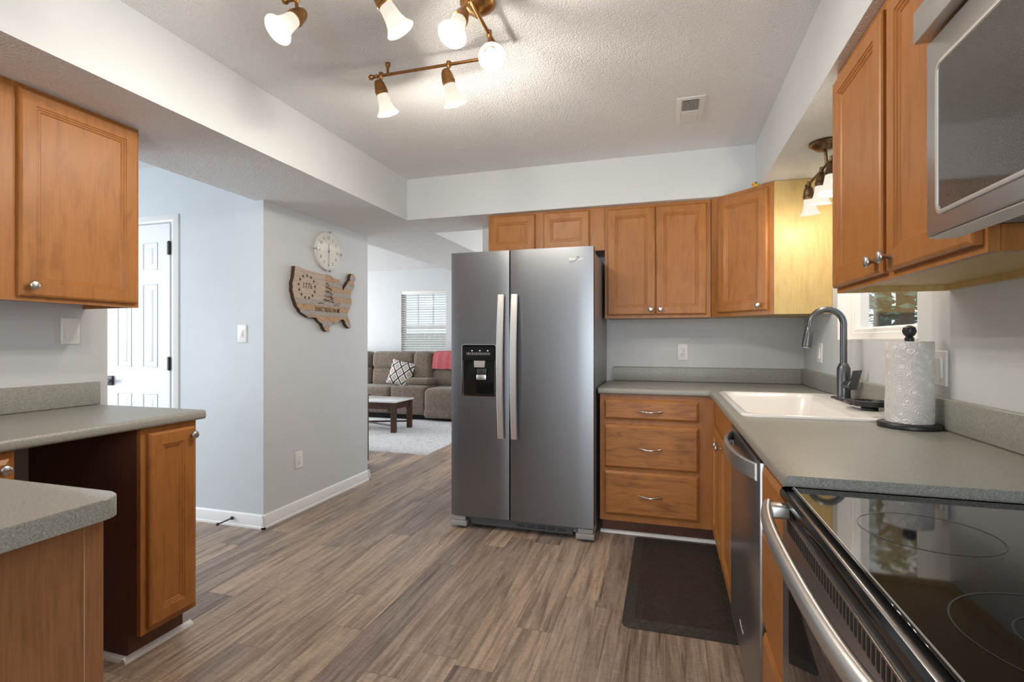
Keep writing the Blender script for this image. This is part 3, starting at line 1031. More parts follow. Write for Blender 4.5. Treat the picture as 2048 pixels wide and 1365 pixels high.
def fhandle(par, x):
    loops = []
    for k in range(25):
        u = -1 + 2 * k / 24
        z = 1.058 + u * .452
        y = FY - .030 - .030 * (1 - u * u)
        loops.append([Vc((x + a, y + b, z)) for a, b in ((-.022, .006), (-.021, 0), (-.016, -.004), (.016, -.004), (.021, 0), (.022, .006), (.018, .014), (-.018, .014))])
    h = MB().loft(loops)
    for z in (.62, 1.495):
        h.box(x - .012, x + .012, FY - .03, FY + .01, z - .012, z + .012, .002, 1)
    build('handle', h, m_steelf, par, 22)


fhandle(ld, -.989)
fhandle(rd, -.902)
# dispenser
dx0_, dx1_, dz0, dz1 = -1.262, -1.032, .866, 1.194
dp = build('dispenser', MB().rings((dx0_, FY + .002, dz0), (1, 0, 0), (0, 0, 1), dx1_ - dx0_, dz1 - dz0, [(0, 0), (0, .004), (.003, .005), (.006, .003), (.008, .002)], .016, 5), m_blackg, ld)
build('dispenser_bezel', MB().rings((dx0_ - .003, FY + .001, dz0 - .003), (1, 0, 0), (0, 0, 1), dx1_ - dx0_ + .006, dz1 - dz0 + .006, [(0, 0), (0, .004), (.003, .004), (.003, 0)], .018, 5, cap=False), m_chrome, dp)
build('control_panel', MB().box(dx0_ + .002, dx1_ - .002, FY - .006, FY - .002, 1.092, dz1 - .012, .002, 1), m_blackg, dp)
m_icon = plain('panel_print', (.55, .55, .6), .5, emit=(.7, .78, 1), es=.35)
for x in (-1.192, -1.138, -1.085):
    build('indicator', MB().prism(circ(x, 1.156, .0042, 10), (0, FY - .0061, 0), (1, 0, 0), (0, 0, 1), 0, .0004), m_icon, dp, 0)
ic = MB()
for k in range(6):
    x = -1.216 + k * .0268
    ic.rings((x - .0125, FY - .0061, 1.130), (1, 0, 0), (0, 0, 1), .025, .013, [(0, 0), (0, .0004), (.0012, .0004), (.0012, 0)], cap=False)
    if k < 4:
        ic.prism([(x - .004, 1.140), (x - .002, 1.133), (x + .002, 1.133), (x + .004, 1.140)], (0, FY - .0061, 0), (1, 0, 0), (0, 0, 1), 0, .0004)
    else:
        ic.rings((x - .006, FY - .0061, 1.1355), (1, 0, 0), (0, 0, 1), .012, .002, [(0, 0), (0, .0004)])
build('button_row', ic, plain('panel_line', (.42, .40, .38), .5), dp, 0)
build('ice_chute', MB().loft([[Vc((-1.180, FY - .004, 1.092)), Vc((-1.104, FY - .004, 1.092)), Vc((-1.104, FY + .002, 1.092)), Vc((-1.180, FY + .002, 1.092))], [Vc((-1.176, FY - .010, 1.050)), Vc((-1.106, FY - .010, 1.050)), Vc((-1.106, FY + .0, 1.050)), Vc((-1.176, FY + .0, 1.050))]]), m_steelh, dp)
build('paddle', MB().box(-1.156, -1.092, FY - .010, FY - .002, 1.005, 1.042, .003, 2), m_black, dp)
pd = build('paddle_pad', MB().box(-1.160, -1.094, FY - .013, FY - .004, .970, 1.004, .004, 2), m_steelh, dp)
build('drip_tray', MB().box(-1.157, -1.056, FY - .004, FY - .0025, .893, .950).box(-1.157, -1.056, FY - .006, FY - .0025, .889, .892), m_blackg, dp)
Mt = frame(Vc((-.523, FY + .003, 1.715)), (1, 0, 0), (0, 0, 1))
text('wordmark', 'Whirlpool', .020, frame(Vc((-.523, FY + .0015, 1.716)), (1, 0, 0), (0, 0, 1)), plain('badge_metal', (.80, .78, .74), .25, .3), rd, .0012, xs=1.0)
sw = MB().tube([(-.560, FY - .0, 1.700), (-.545, FY - .001, 1.698), (-.530, FY - .002, 1.704), (-.515, FY - .002, 1.716), (-.503, FY - .002, 1.727), (-.510, FY - .002, 1.731), (-.520, FY - .001, 1.728)], [.001, .0017, .002, .002, .0017, .0013, .0008], 8)
build('swoosh', sw, m_chrome, rd)
# base grille and feet
build('base_grille', MB().box(FX0 + .12, FX1 - .13, FY + .035, FY + .05, .028, .078, .003, 1).box(FX0 + .10, FX1 - .10, FY + .03, FY + .05, .066, .078), m_dgrey, fr)
gl = MB()
for k in range(2):
    for j in range(5):
        gl.box(-.90 + j * .065, -.85 + j * .065, FY + .033, FY + .036, .044 + k * .011, .048 + k * .011)
build('grille_slots', gl, m_slot, fr)
for x0, x1 in ((FX0 - .004, FX0 + .105), (FX1 - .108, FX1 + .004)):
    build('foot_cover', MB().box(x0, x1, FY + .005, FY + .07, .018, .052, .004, 2).box(x0 + .012, x1 - .008, FY + .012, FY + .07, .052, .082, .003, 1), plain('foot_plastic', (.26, .25, .25), .45), fr)
    build('roller', MB().tube([(x0 + .03, FY + .05, .018), (x1 - .03, FY + .05, .018)], .018, 14), m_slot, fr)
for x0, x1 in ((FX0 + .02, FX0 + .11), (FX1 - .11, FX1 - .006)):
    build('hinge_cover', MB().box(x0, x1, FY + .07, FY + .16, 1.766, 1.785, .005, 2), m_dgrey, fr)

# ------------------------------------------------------------------ dishwasher
dw = thing('dishwasher', 'dark stainless dishwasher with bowed bar handle beside the sink cabinet', 'dishwasher', (.55, 1.92, 0))
build('tub', MB().box(.285, XR - .03, 1.592, 2.115, .10, .880).box(.285, XR - .03, 2.115, 2.262, .10, .70).box(.352, XR - .03, 1.60, 2.255, 0, .10), m_dgrey, dw)
dd = build('door_panel', MB().box(.255, .285, 1.590, 2.262, .105, .872, .003, 2), m_steely, dw)
build('control_strip', MB().box(.258, .284, 1.595, 2.257, .8725, .8805), m_blackg, dd)
loops = []
for k in range(25):
    u = -1 + 2 * k / 24
    y = 1.925 + u * .290
    x = .253 - .048 * (1 - abs(u) ** 2.4)
    loops.append([Vc((x + a, y, .834 + b)) for a, b in ((0, -.026), (-.004, -.022), (-.004, .022), (0, .026), (.008, .026), (.011, .02), (.011, -.02), (.008, -.026))])
build('bar_handle', MB().loft(loops), m_steelh, dd, 40)
build('badge', MB().box(.2535, .2552, 2.188, 2.222, .806, .826, .0005, 1), m_chrome, dd)
text('wordmark', 'Whirlpool', .020, frame(Vc((.2546, 1.953, .209)), (0, -1, 0), (0, 0, 1)), plain('white_print', (.75, .75, .78), .4), dd, .0004)

# ------------------------------------------------------------------ range
rg = thing('range', 'stainless electric range with black glass cooktop', 'range', (.56, .82, 0))
RY0, RY1 = .455, 1.222
m_cook, nt, p = newmat('cooktop_glass')
p.inputs['Base Color'].default_value = (.006, .006, .008, 1)
p.inputs['Roughness'].default_value = .035
p.inputs['Specular IOR Level'].default_value = .45
build('oven_body', MB().box(.285, XR - .012, RY0 + .005, RY1 - .005, .02, .896), m_steely, rg)
build('cooktop_frame', MB().rings((.232, RY1, .900), (0, -1, 0), (1, 0, 0), RY1 - RY0, XR - .012 - .232, [(.004, .006), (0, 0), (0, -.010), (.003, -.016), (.010, -.018), (.016, -.017), (.024, -.009), (.026, -.007)], .02, 5), m_blackg, rg, 30)
ct = build('cooktop', MB().box(.254, XR - .034, RY0 + .022, RY1 - .022, .906, .9085, .001, 1), m_cook, rg)
m_ring = plain('burner_print', (.032, .032, .034), .3)


def ring(cx, cy, r, wd=.0022):
    a = [Vc((x, y, .9089)) for x, y in circ(cx, cy, r, 72)]
    b2 = [Vc((x, y, .9089)) for x, y in circ(cx, cy, r - wd, 72)]
    return MB().loft([a, b2], False, False)


for cx, cy, r in ((.415, .66, .115), (.415, .66, .062), (.405, .985, .095), (.70, .64, .08), (.70, 1.0, .105)):
    build('burner_ring', ring(cx, cy, r), m_ring, ct, 0)
tr = MB().box(.2575, .2595, RY0 + .02, RY1 - .02, .9085, .9097)
build('edge_line', tr, plain('grey_edge', (.35, .34, .33), .3), ct, 0)
build('front_trim', MB().box(.243, .286, RY0 + .006, RY1 - .006, .879, .897, .005, 3), m_steely, rg)
build('gap_shade_strip', MB().box(.247, .284, RY0 + .006, RY1 - .006, .8615, .8788), m_slot, rg)  # solid black strip stands in for the shade inside the cavity
od = build('oven_door', MB().box(.240, .284, RY0 + .006, RY1 - .006, .235, .861, .004, 2), m_steely, rg)
build('vent_strip', MB().box(.2385, .2405, RY0 + .05, RY1 - .05, .826, .858, .0005, 1), plain('vent_metal', (.30, .25, .21), .35, .8), od)
sl = MB()
n = 44
for k in range(n):
    y = RY0 + .062 + (RY1 - RY0 - .124) * k / (n - 1)
    sl.box(.2378, .2388, y - .0036, y + .0036, .830, .854)
build('vent_slots', sl, m_slot, od, 0)
build('oven_window', MB().rings((.2395, RY1 - .075, .30), (0, -1, 0), (0, 0, 1), RY1 - RY0 - .15, .47, [(0, 0), (0, .002), (.004, .003)], .012, 4), m_cook, od)
pts = []
for k in range(25):
    u = -1 + 2 * k / 24
    pts.append((.188 + .016 * u * u * u * u * 1.0 - .010 * (1 - u * u), (RY0 + RY1) / 2 + u * .335, .872))
loops = []
for q in pts:
    loops.append([Vc(q) + Vc((.0115 * math.cos(a), 0, .017 * math.sin(a))) for a in [2 * PI * j / 14 for j in range(14)]])
h = MB().loft(loops)
for s in (-1, 1):
    y = (RY0 + RY1) / 2 + s * .315
    h.box(.196, .242, y - .016, y + .016, .858, .886, .006, 3)
build('oven_handle', h, m_steelh, od, 50)
build('storage_drawer', MB().box(.242, .284, RY0 + .006, RY1 - .006, .05, .228, .004, 2), m_steely, rg)
build('backguard', MB().box(XR - .06, XR - .002, RY0 + .01, RY1 - .01, .93, 1.06, .01, 3), m_blackg, rg)

# ------------------------------------------------------------------ microwave
mw = thing('microwave', 'stainless over-the-range microwave with dark window', 'microwave', (.68, .76, 1.41))
MX, MY0, MY1, MZ0, MZ1 = .468, .385, 1.141, 1.412, 1.836
build('case', MB().box(MX + .045, XR - .002, MY0 + .003, MY1 - .003, MZ0 + .018, MZ1), m_dgrey, mw)
md = build('door', MB().box(MX, MX + .043, MY0 + .17, MY1, MZ0, 1.772, .003, 2), m_steelm, mw)
build('control_panel', MB().box(MX, MX + .043, MY0, MY0 + .168, MZ0, 1.772, .003, 2), m_blackg, mw)
m_mwg, nt, p = newmat('perforated_glass')
p.inputs['Roughness'].default_value = .05
vo = nd(nt, 'ShaderNodeTexVoronoi', ins={'Vector': coords(nt, (1, 1, 1), False), 'Scale': 700})
nt.links.new(ramp(nt, vo.outputs[0], [(.2, (.02, .02, .02)), (.6, (.10, .095, .09))]), p.inputs['Base Color'])
gz0, gz1 = 1.452, 1.712
gy1 = 1.095
gw = .44
build('window_surround', MB().rings((MX + .0005, gy1 + .008, gz0 - .008), (0, -1, 0), (0, 0, 1), gw + .016, gz1 - gz0 + .016, [(0, 0), (0, .003), (.002, .004), (.007, .004), (.009, .001), (.009, -.003)], .02, 6, cap=False), plain('silver_trim', (.72, .70, .66), .3, .7), md)
build('window_glass', MB().rings((MX + .0002, gy1, gz0), (0, -1, 0), (0, 0, 1), gw, gz1 - gz0, [(0, 0), (0, .0012)], .013, 6), m_mwg, md)
build('top_vent_trim', MB().box(MX - .022, MX + .043, MY0, MY1, 1.776, MZ1, .004, 2), m_steelm, mw)
mp_ = MB().rings((MX + .05, MY1 - .035, MZ0 + .018), (0, -1, 0), (-1, 0, 0), .69, -.34, [(0, 0), (0, .001)])
mp_ = MB().box(MX + .048, XR - .03, MY0 + .03, MY1 - .075, MZ0 + .006, MZ0 + .0175, .003, 1)
build('underside_plate', mp_, plain('underside_grey', (.13, .14, .145), .4, .4), mw)
uf = MB()
for y0 in (MY0 + .1, MY0 + .42):
    uf.box(MX + .17, XR - .10, y0, y0 + .22, MZ0 + .004, MZ0 + .0058)
build('grease_filter', uf, m_slot, mw)
build('bottom_lip', MB().box(MX + .003, MX + .047, MY0 + .004, MY1 - .004, MZ0 - .004, MZ0 - .0002, .001, 1), m_steelh, mw)

# ------------------------------------------------------------------ kitchen mat
m_mat, nt, p = newmat('brown_rubber_mat')
n = nd(nt, 'ShaderNodeTexNoise', ins={'Vector': coords(nt, (14, 22, 14)), 'Detail': 6, 'Roughness': .7, 'Distortion': 1.2})
nt.links.new(ramp(nt, n.outputs[0], [(.3, (.010, .008, .007)), (.5, (.030, .025, .021)), (.72, (.10, .088, .074))]), p.inputs['Base Color'])
p.inputs['Roughness'].default_value = .5
b = nd(nt, 'ShaderNodeBump', ins={'Strength': .4, 'Distance': .004, 'Height': n.outputs[0]})
nt.links.new(b.outputs[0], p.inputs['Normal'])
mt = thing('kitchen_mat', 'dark brown cushioned floor mat in front of the sink cabinet', 'mat', (.06, 2.73, 0))
build('mat_body', MB().rings((-.183, 2.213, 0.0), (1, 0, 0), (0, 1, 0), .52, 1.045, [(0, 0.0005), (0, .004), (.05, .016), (.053, .017), (.058, .0155)], .04, 5, cap0=True), m_mat, mt, 20)
mb = MB()
for x in (-.105, .255):
    mb.rings((x - .012, 2.29, .0153), (1, 0, 0), (0, 1, 0), .05, .90, [(0, 0), (0, .0012), (.004, .0012), (.004, 0)], cap=False)
    for k in range(18):
        y = 2.30 + k * .049
        mb.rings((x, y, .0153), (1, 0, 0), (0, 1, 0), .026, .03, [(0, 0), (0, .0012), (.004, .0012), (.004, 0)], cap=False)
build('embossed_border', mb, m_mat, mt)

# ------------------------------------------------------------------ ceiling vent
vt = thing('ceiling_vent', 'small white louvred register on the kitchen ceiling', 'vent', (.121, 2.857, ZC))
vx0, vx1, vy0, vy1 = .052, .190, 2.70, 3.01
build('vent_frame', MB().rings((vx0, vy1, ZC - .0005), (1, 0, 0), (0, -1, 0), vx1 - vx0, vy1 - vy0, [(0, 0), (0, .003), (.003, .005), (.026, .006), (.028, .003), (.028, .0)], cap=False), m_plate, vt)
build('duct_shade_sheet', MB().box(vx0 + .027, vx1 - .027, vy0 + .027, vy1 - .027, ZC - .0022, ZC - .0005), plain('duct_shadow', (.02, .016, .014), .9), vt)  # thin sheet, the shade inside the duct put into its dark colour
for blk, (y0, y1, ang) in enumerate(((vy0 + .03, (vy0 + vy1) / 2 - .006, .72), ((vy0 + vy1) / 2 + .006, vy1 - .03, -.72))):
    lv = MB()
    n = 10
    for k in range(n):
        y = y0 + (y1 - y0) * (k + .5) / n
        M = Matrix.Translation((0, y, ZC - .007)) @ Matrix.Rotation(ang, 4, 'X')
        lv.box(vx0 + .028, vx1 - .028, -.0052 if blk else -.0030, .0052 if blk else .0030, -.0006, .0006, M=M)
    build('louvre', lv, plain('louvre_paint', (.66, .62, .58), .5), vt, 0)
build('divider', MB().box(vx0 + .027, vx1 - .027, (vy0 + vy1) / 2 - .006, (vy0 + vy1) / 2 + .006, ZC - .010, ZC - .004), m_plate, vt)


# ------------------------------------------------------------------ lights
def lamp_head(root, bar, hub, aim, met, power, stem=.040):
    """one spot: clamp on the bar, short stem, bell cap and glass bell aimed along aim"""
    bar, aim = Vc(bar), Vc(aim).normalized()
    hub = Vc(hub)
    h = MB()
    d = (hub - bar).normalized()
    h.lathe([(.0105, -.012), (.0105, .010), (.007, .014), (.0058, .016)], bar, d, 16)
    h.tube([bar + d * .01, hub], .0058, 12)
    c0 = hub - aim * .012
    h.lathe([(.006, -.026), (.015, -.022), (.0215, -.010), (.0255, .008), (.0275, .022), (.0285, .023), (.0285, .028), (.0265, .029), (.0275, .036), (.026, .037)], c0, aim, 24)
    hd = build('lamp_head', h, met, root, 50)
    s0 = c0 + aim * .034
    prof = [(.024, 0), (.0255, .010), (.0275, .030), (.0305, .050), (.037, .068), (.0465, .082), (.0495, .086)]
    sh = build('glass_shade', MB().lathe(prof + [(r - .0022, z) for r, z in prof[::-1]], s0, aim, 32, False, False), m_shade, hd, 60)
    build('bulb', MB().lathe([(.010, .008), (.019, .022), (.0225, .036), (.019, .052), (.010, .060), (.001, .063)], s0, aim, 18), m_bulb, hd, 60)
    l = bpy.data.lights.new('bulb_light', 'POINT')
    l.energy, l.color, l.shadow_soft_size = power, WARM, .024
    lo = bpy.data.objects.new('bulb_light', l)
    COL.objects.link(lo)
    lo.parent = hd
    lo.location = s0 + aim * (.106 if aim.z < -.9 else .088) - wloc(hd)
    return hd


ZB = 2.392
tl = thing('track_light', 'bronze U-shaped ceiling track light with six white bell shades', 'ceiling light', (-.66, 1.725, ZC))
rails = MB()
rails.tube([(-1.225, 1.990, ZB), (-.646, 1.994, ZB)], .0066, 14)
rails.tube([(-.646, 1.994, ZB), (-.646, 1.456, ZB)], .0066, 14)
rails.tube([(-.646, 1.456, ZB), (-1.225, 1.456, ZB)], .0066, 14)
rails.lathe([(.002, -.011), (.008, -.008), (.011, 0), (.008, .008), (.002, .011)], (-.646, 1.994, ZB), seg=16)
rails.lathe([(.002, -.011), (.008, -.008), (.011, 0), (.008, .008), (.002, .011)], (-.646, 1.456, ZB), seg=16)
build('rail', rails, m_bronze, tl)
for y in (1.990, 1.456):
    build('finial', MB().lathe([(.007, 0), (.0095, .004), (.007, .010), (.0085, .016), (.006, .020), (.011, .027), (.0125, .034), (.009, .042), (.003, .046)], (-1.222, y, ZB), (-1, 0, 0), 18), m_bronze, tl)
build('canopy', MB().lathe([(.063, 0), (.065, -.008), (.060, -.016), (.045, -.028), (.030, -.036), (.012, -.045), (.010, -.055)], (-.650, 1.725, ZC - .0005), (0, 0, 1), 32), m_bronze, tl)
for x, y in ((-1.172, 1.990), (-1.172, 1.456)):
    build('ceiling_post', MB().lathe([(.0105, 0), (.0105, -.014), (.0085, -.018), (.0055, -.020), (.0055, -.052)], (x, y, ZC - .0005), (0, 0, 1), 16), m_bronze, tl)
for bar, off, aim in (
        ((-1.206, 1.990, ZB), (.002, -.006, -.060), (.20, .30, -1)),
        ((-.882, 1.992, ZB), (-.002, -.006, -.060), (.20, .30, -1)),
        ((-.646, 1.838, ZB), (.004, -.004, -.066), (.38, -.85, -.80)),
        ((-.646, 1.625, ZB), (-.026, .0, -.060), (-.10, -.55, -.90)),
        ((-.885, 1.456, ZB), (.002, .006, -.062), (.40, .30, -.75)),
        ((-1.212, 1.456, ZB), (.006, .002, -.062), (-.25, -.70, -.85))):
    lamp_head(tl, bar, Vc(bar) + Vc(off), aim, m_bronze, LAMP_W)

sl_ = thing('track_light', 'dark bronze spotlight bar under the soffit over the sink', 'ceiling light', (.705, 2.66, ZS))
ZB2 = 2.032
build('canopy', MB().lathe([(.066, 0), (.068, -.008), (.066, -.012), (.058, -.014), (.055, -.020), (.040, -.032), (.020, -.040), (.008, -.043)], (.705, 2.668, ZS + .0015), (0, 0, 1), 36), m_dbronze, sl_)
build('rail', MB().tube([(.71, 3.0, ZB2), (.71, 2.34, ZB2)], .0066, 14).lathe([(.007, 0), (.010, .006), (.006, .012), (.011, .02), (.006, .03)], (.71, 2.99, ZB2), (0, 1, 0), 16).lathe([(.007, 0), (.010, .006), (.006, .012), (.011, .02), (.006, .03)], (.71, 2.35, ZB2), (0, -1, 0), 16).tube([(.705, 2.668, ZS - .04), (.71, 2.668, ZB2)], .007, 12), m_dbronze, sl_)
for y, aim in ((2.972, (.12, .25, -1)), (2.745, (-.04, .12, -1)), (2.59, (-.1, -.1, -1)), (2.40, (-.1, -.2, -1))):
    lamp_head(sl_, (.71, y, ZB2), (.708, y - .004, ZB2 - .052), aim, m_dbronze, SINK_W)

# ------------------------------------------------------------------ toy duck on the corner cabinet
dk = thing('toy_duck', 'tiny yellow toy duck on top of the corner cabinet', 'toy', (.515, 3.335, ZS))
kx, ky, kz = .508, 3.330, ZS - .0005
build('body', MB().lathe([(.004, 0), (.016, .003), (.020, .010), (.017, .018), (.006, .023)], (kx + .008, ky + .004, kz), seg=18), plain('duck_yellow', (.72, .50, .03), .35), dk, 60)
build('head', MB().lathe([(.003, 0), (.010, .003), (.0125, .010), (.010, .018), (.003, .021)], (kx - .004, ky, kz + .012), seg=18), plain('duck_head', (.75, .42, .03), .35), dk, 60)
build('beak', MB().lathe([(.006, 0), (.0065, .004), (.002, .010)], (kx - .012, ky - .007, kz + .018), (-.7, -.7, -.1), 12), plain('duck_beak', (.85, .30, .12), .35), dk, 60)
build('cap', MB().lathe([(.008, .0), (.009, .003), (.004, .007)], (kx + .004, ky - .002, kz + .026), seg=14), m_black, dk, 60)

# ------------------------------------------------------------------ clock
XK = -2.4995
ck = thing('wall_clock', 'round white wall clock with glass face above the wooden map', 'clock', (XK, 3.335, 1.905))
cy, cz = 3.338, 1.905
build('dial', MB().lathe([(.145, 0), (.147, .004), (.147, .018), (.140, .022), (.132, .020)], (XK, cy, cz), (1, 0, 0), 64), plain('clock_face', (.80, .78, .72), .5), ck)
build('rim_line', MB().lathe([(.131, .0203), (.1295, .0203)], (XK, cy, cz), (1, 0, 0), 64, False, False), plain('clock_grey', (.35, .35, .34), .5), ck)
build('cover_glass', MB().lathe([(.151, .030), (.151, .034)], (XK, cy, cz), (1, 0, 0), 64), m_clear, ck)
for a in (0, PI / 2, PI, -PI / 2):
    q = (XK, cy + .146 * math.cos(a), cz + .146 * math.sin(a))
    build('standoff', MB().lathe([(.006, .0), (.006, .029), (.009, .030), (.009, .040), (.006, .043)], q, (1, 0, 0), 16), m_chrome, ck)
m_ink = plain('clock_ink', (.10, .10, .10), .6)
for k in range(1, 13):
    a = PI / 2 - k * PI / 6
    text('numeral', str(k), .034, frame(Vc((XK + .021, cy + .105 * math.cos(a), cz + .105 * math.sin(a))), (0, 1, 0), (0, 0, 1)), m_ink, ck, .0004)
hx = XK + .024
build('hour_hand', MB().prism([(-.0035, -.01), (.0035, -.01), (.002, .058), (-.002, .058)], (hx, cy, cz), (0, 1, 0), (0, 0, 1), 0, .001), m_ink, ck)
build('minute_hand', MB().prism([(-.0025, .015), (.0025, .015), (.0012, -.112), (-.0012, -.112)], (hx + .001, cy, cz), (0, 1, 0), (0, 0, 1), 0, .001), m_ink, ck)
build('hub', MB().lathe([(.007, 0), (.006, .004)], (hx, cy, cz), (1, 0, 0), 14), m_ink, ck)

# ------------------------------------------------------------------ wooden map
MAPPX = [(172, 524), (205, 530), (250, 555), (330, 580), (400, 598), (425, 606), (470, 612), (540, 622), (578, 634), (602, 656), (640, 676), (672, 682), (690, 718), (706, 742), (714, 788), (716, 810), (735, 775), (752, 752), (770, 715), (795, 690), (802, 640), (815, 615), (836, 618), (850, 648), (863, 668), (858, 690), (838, 712), (846, 762), (836, 790), (818, 810), (806, 850), (811, 905), (819, 935), (806, 975), (800, 1002), (783, 1030), (768, 1068), (774, 1110), (794, 1160), (808, 1205), (804, 1237), (786, 1235), (764, 1212), (745, 1180), (735, 1148), (716, 1132), (690, 1140), (670, 1156), (675, 1170), (640, 1177), (610, 1170), (586, 1187), (566, 1210), (556, 1236), (566, 1270), (540, 1273), (515, 1256), (491, 1215), (480, 1180), (452, 1166), (436, 1150), (416, 1115), (386, 1110), (330, 1110), (290, 1086), (236, 1050), (225, 1020), (196, 985), (180, 940), (166, 900), (156, 850), (142, 800), (146, 760), (141, 720), (160, 650), (166, 590)]
XM = -2.468
sY, cY = math.sin(.2932), math.cos(.2932)


def mpt(x, y):
    """a point of the plaque's face, traced once and kept as wall coordinates"""
    u, v = 560 + x / 5.69, 440 + y / 5.69
    r, w_ = (u - 1024) / 1019.34, (682.5 - v) / 1019.34
    X, Y = -sY + r * cY, cY + r * sY
    k = XM / X
    return (k * Y, 1.2183 + k * w_)


m_map, nt, p = newmat('plank_map_wood')
tc = nd(nt, 'ShaderNodeTexCoord')
sp = nd(nt, 'ShaderNodeSeparateXYZ', ins={0: tc.outputs['Object']})
dv = nd(nt, 'ShaderNodeMath', operation='DIVIDE', ins={0: sp.outputs[2], 1: .0385})
fl = nd(nt, 'ShaderNodeMath', operation='FLOOR', ins={0: dv.outputs[0]})
gy_ = nd(nt, 'ShaderNodeMath', operation='DIVIDE', ins={0: sp.outputs[1], 1: .9})
md2 = nd(nt, 'ShaderNodeMath', operation='MODULO', ins={0: fl.outputs[0], 1: 2.0})
cv = nd(nt, 'ShaderNodeCombineXYZ', ins={1: sp.outputs[1], 2: sp.outputs[2], 0: fl.outputs[0]})
mp = nd(nt, 'ShaderNodeMapping', ins={0: cv.outputs[0], 'Scale': (3, 5, 60)})
n1 = nd(nt, 'ShaderNodeTexNoise', ins={'Vector': mp.outputs[0], 'Detail': 5, 'Distortion': .8})
ca = ramp(nt, n1.outputs[0], [(.28, (.20, .095, .035)), (.5, (.46, .27, .12)), (.75, (.62, .43, .24))])
cb = ramp(nt, n1.outputs[0], [(.28, (.24, .19, .16)), (.5, (.36, .31, .27)), (.75, (.48, .43, .38))])
# the canton (upper west part) is one pale field, the rest alternates
cY_ = nd(nt, 'ShaderNodeMath', operation='LESS_THAN', ins={0: sp.outputs[1], 1: -.02})
cZ_ = nd(nt, 'ShaderNodeMath', operation='GREATER_THAN', ins={0: sp.outputs[2], 1: .23})
can = nd(nt, 'ShaderNodeMath', operation='MULTIPLY', ins={0: cY_.outputs[0], 1: cZ_.outputs[0]})
mx = nd(nt, 'ShaderNodeMix', data_type='RGBA', ins={0: md2.outputs[0], 6: ca, 7: cb})
cc = ramp(nt, n1.outputs[0], [(.25, (.33, .25, .18)), (.5, (.50, .39, .29)), (.75, (.60, .48, .36))])
m2_ = nd(nt, 'ShaderNodeMix', data_type='RGBA', ins={0: can.outputs[0], 6: mx.outputs[2], 7: cc})
fr_ = nd(nt, 'ShaderNodeMath', operation='FRACT', ins={0: dv.outputs[0]})
sm_ = nd(nt, 'ShaderNodeMath', operation='LESS_THAN', ins={0: fr_.outputs[0], 1: .05})
sm2 = nd(nt, 'ShaderNodeMath', operation='MULTIPLY', ins={0: sm_.outputs[0], 1: .5})
m3_ = nd(nt, 'ShaderNodeMix', data_type='RGBA', ins={0: sm2.outputs[0], 6: m2_.outputs[2], 7: (.10, .06, .03, 1)})
nt.links.new(m3_.outputs[2], p.inputs['Base Color'])
p.inputs['Roughness'].default_value = .6
m_edge = plain('charred_edge', (.075, .038, .018), .7, var=.4, vscale=40)
m_burn = plain('burnt_carving', (.075, .045, .03), .8)
mpth = thing('wall_map', 'wooden plank plaque cut as a country map, below the clock', 'wall decoration', (XM - .015, 3.32, 1.293))
outl = [mpt(*q) for q in MAPPX]
pl = MB().prism(outl, (XM, 0, 0), (0, 1, 0), (0, 0, 1), -.030, 0)
build('plank_face', pl, [m_map, m_edge], mpth, 0, facemat=lambda f: 0 if f.normal.x > .7 else 1)


def ontop(px_, py_):
    y, z = mpt(px_, py_)
    return Vc((XM + .0006, y, z))


Mf = lambda px_, py_: frame(ontop(px_, py_), (0, 1, 0), (0, 0, 1))
text('lettering', 'DONT TREAD ON ME', .046, Mf(545, 1030), m_burn, mpth, .0004, xs=.66, bold=.0006)
text('numerals', '1776', .056, Mf(312, 755), m_burn, mpth, .0004, xs=.95)
cx0, cz0 = mpt(308, 762)
for k in range(13):
    a = PI / 2 + k * 2 * PI / 13
    build('star', MB().prism(star(cx0 + .088 * math.cos(a), cz0 + .080 * math.sin(a), .0145), (XM + .0003, 0, 0), (0, 1, 0), (0, 0, 1), 0, .0006), m_burn, mpth, 0)
# coiled snake burnt into the planks
m_snake = plain('snake_scales', (.42, .33, .25), .7, var=.0)
m_snake, nt, p = newmat('snake_scales')
vo = nd(nt, 'ShaderNodeTexVoronoi', ins={'Vector': coords(nt, (1, 1, 1), False), 'Scale': 95})
nt.links.new(ramp(nt, vo.outputs[0], [(.3, (.035, .022, .016)), (.55, (.16, .12, .09)), (.62, (.50, .42, .34))]), p.inputs['Base Color'])
p.inputs['Roughness'].default_value = .7
sc_, sz_ = mpt(552, 870)
pts, rs = [], []
for k in range(90):
    u = k / 89
    a = u * 3.6 * 2 * PI
    wd = .060 * (1 - .5 * u)
    pts.append((XM - .002 + .004 * math.sin(a), sc_ + wd * math.cos(a), sz_ - .045 + u * .115 + .006 * math.sin(a)))
    rs.append(.0085 - .002 * u)
for dx_, dz_ in ((-.005, .012), (-.018, .024), (-.030, .022), (-.040, .014)):
    pts.append((XM, sc_ + .01 + dx_, sz_ + .074 + dz_))
    rs.append(.0065)
build('snake_carving', MB().tube(pts, rs, 8), m_snake, mpth, 60)
gs = MB()
for k in range(16):
    y = sc_ - .125 + k * .0165
    if -.07 < y - sc_ < .05:
        continue
    z = sz_ - .056 + random.uniform(-.008, .006)
    gs.tube([(XM, y, z), (XM, y + .012, z + random.uniform(-.006, .012)), (XM, y + .026, z - .004)], [.001, .0026, .0008], 6)
build('grass_carving', gs, m_burn, mpth, 60)

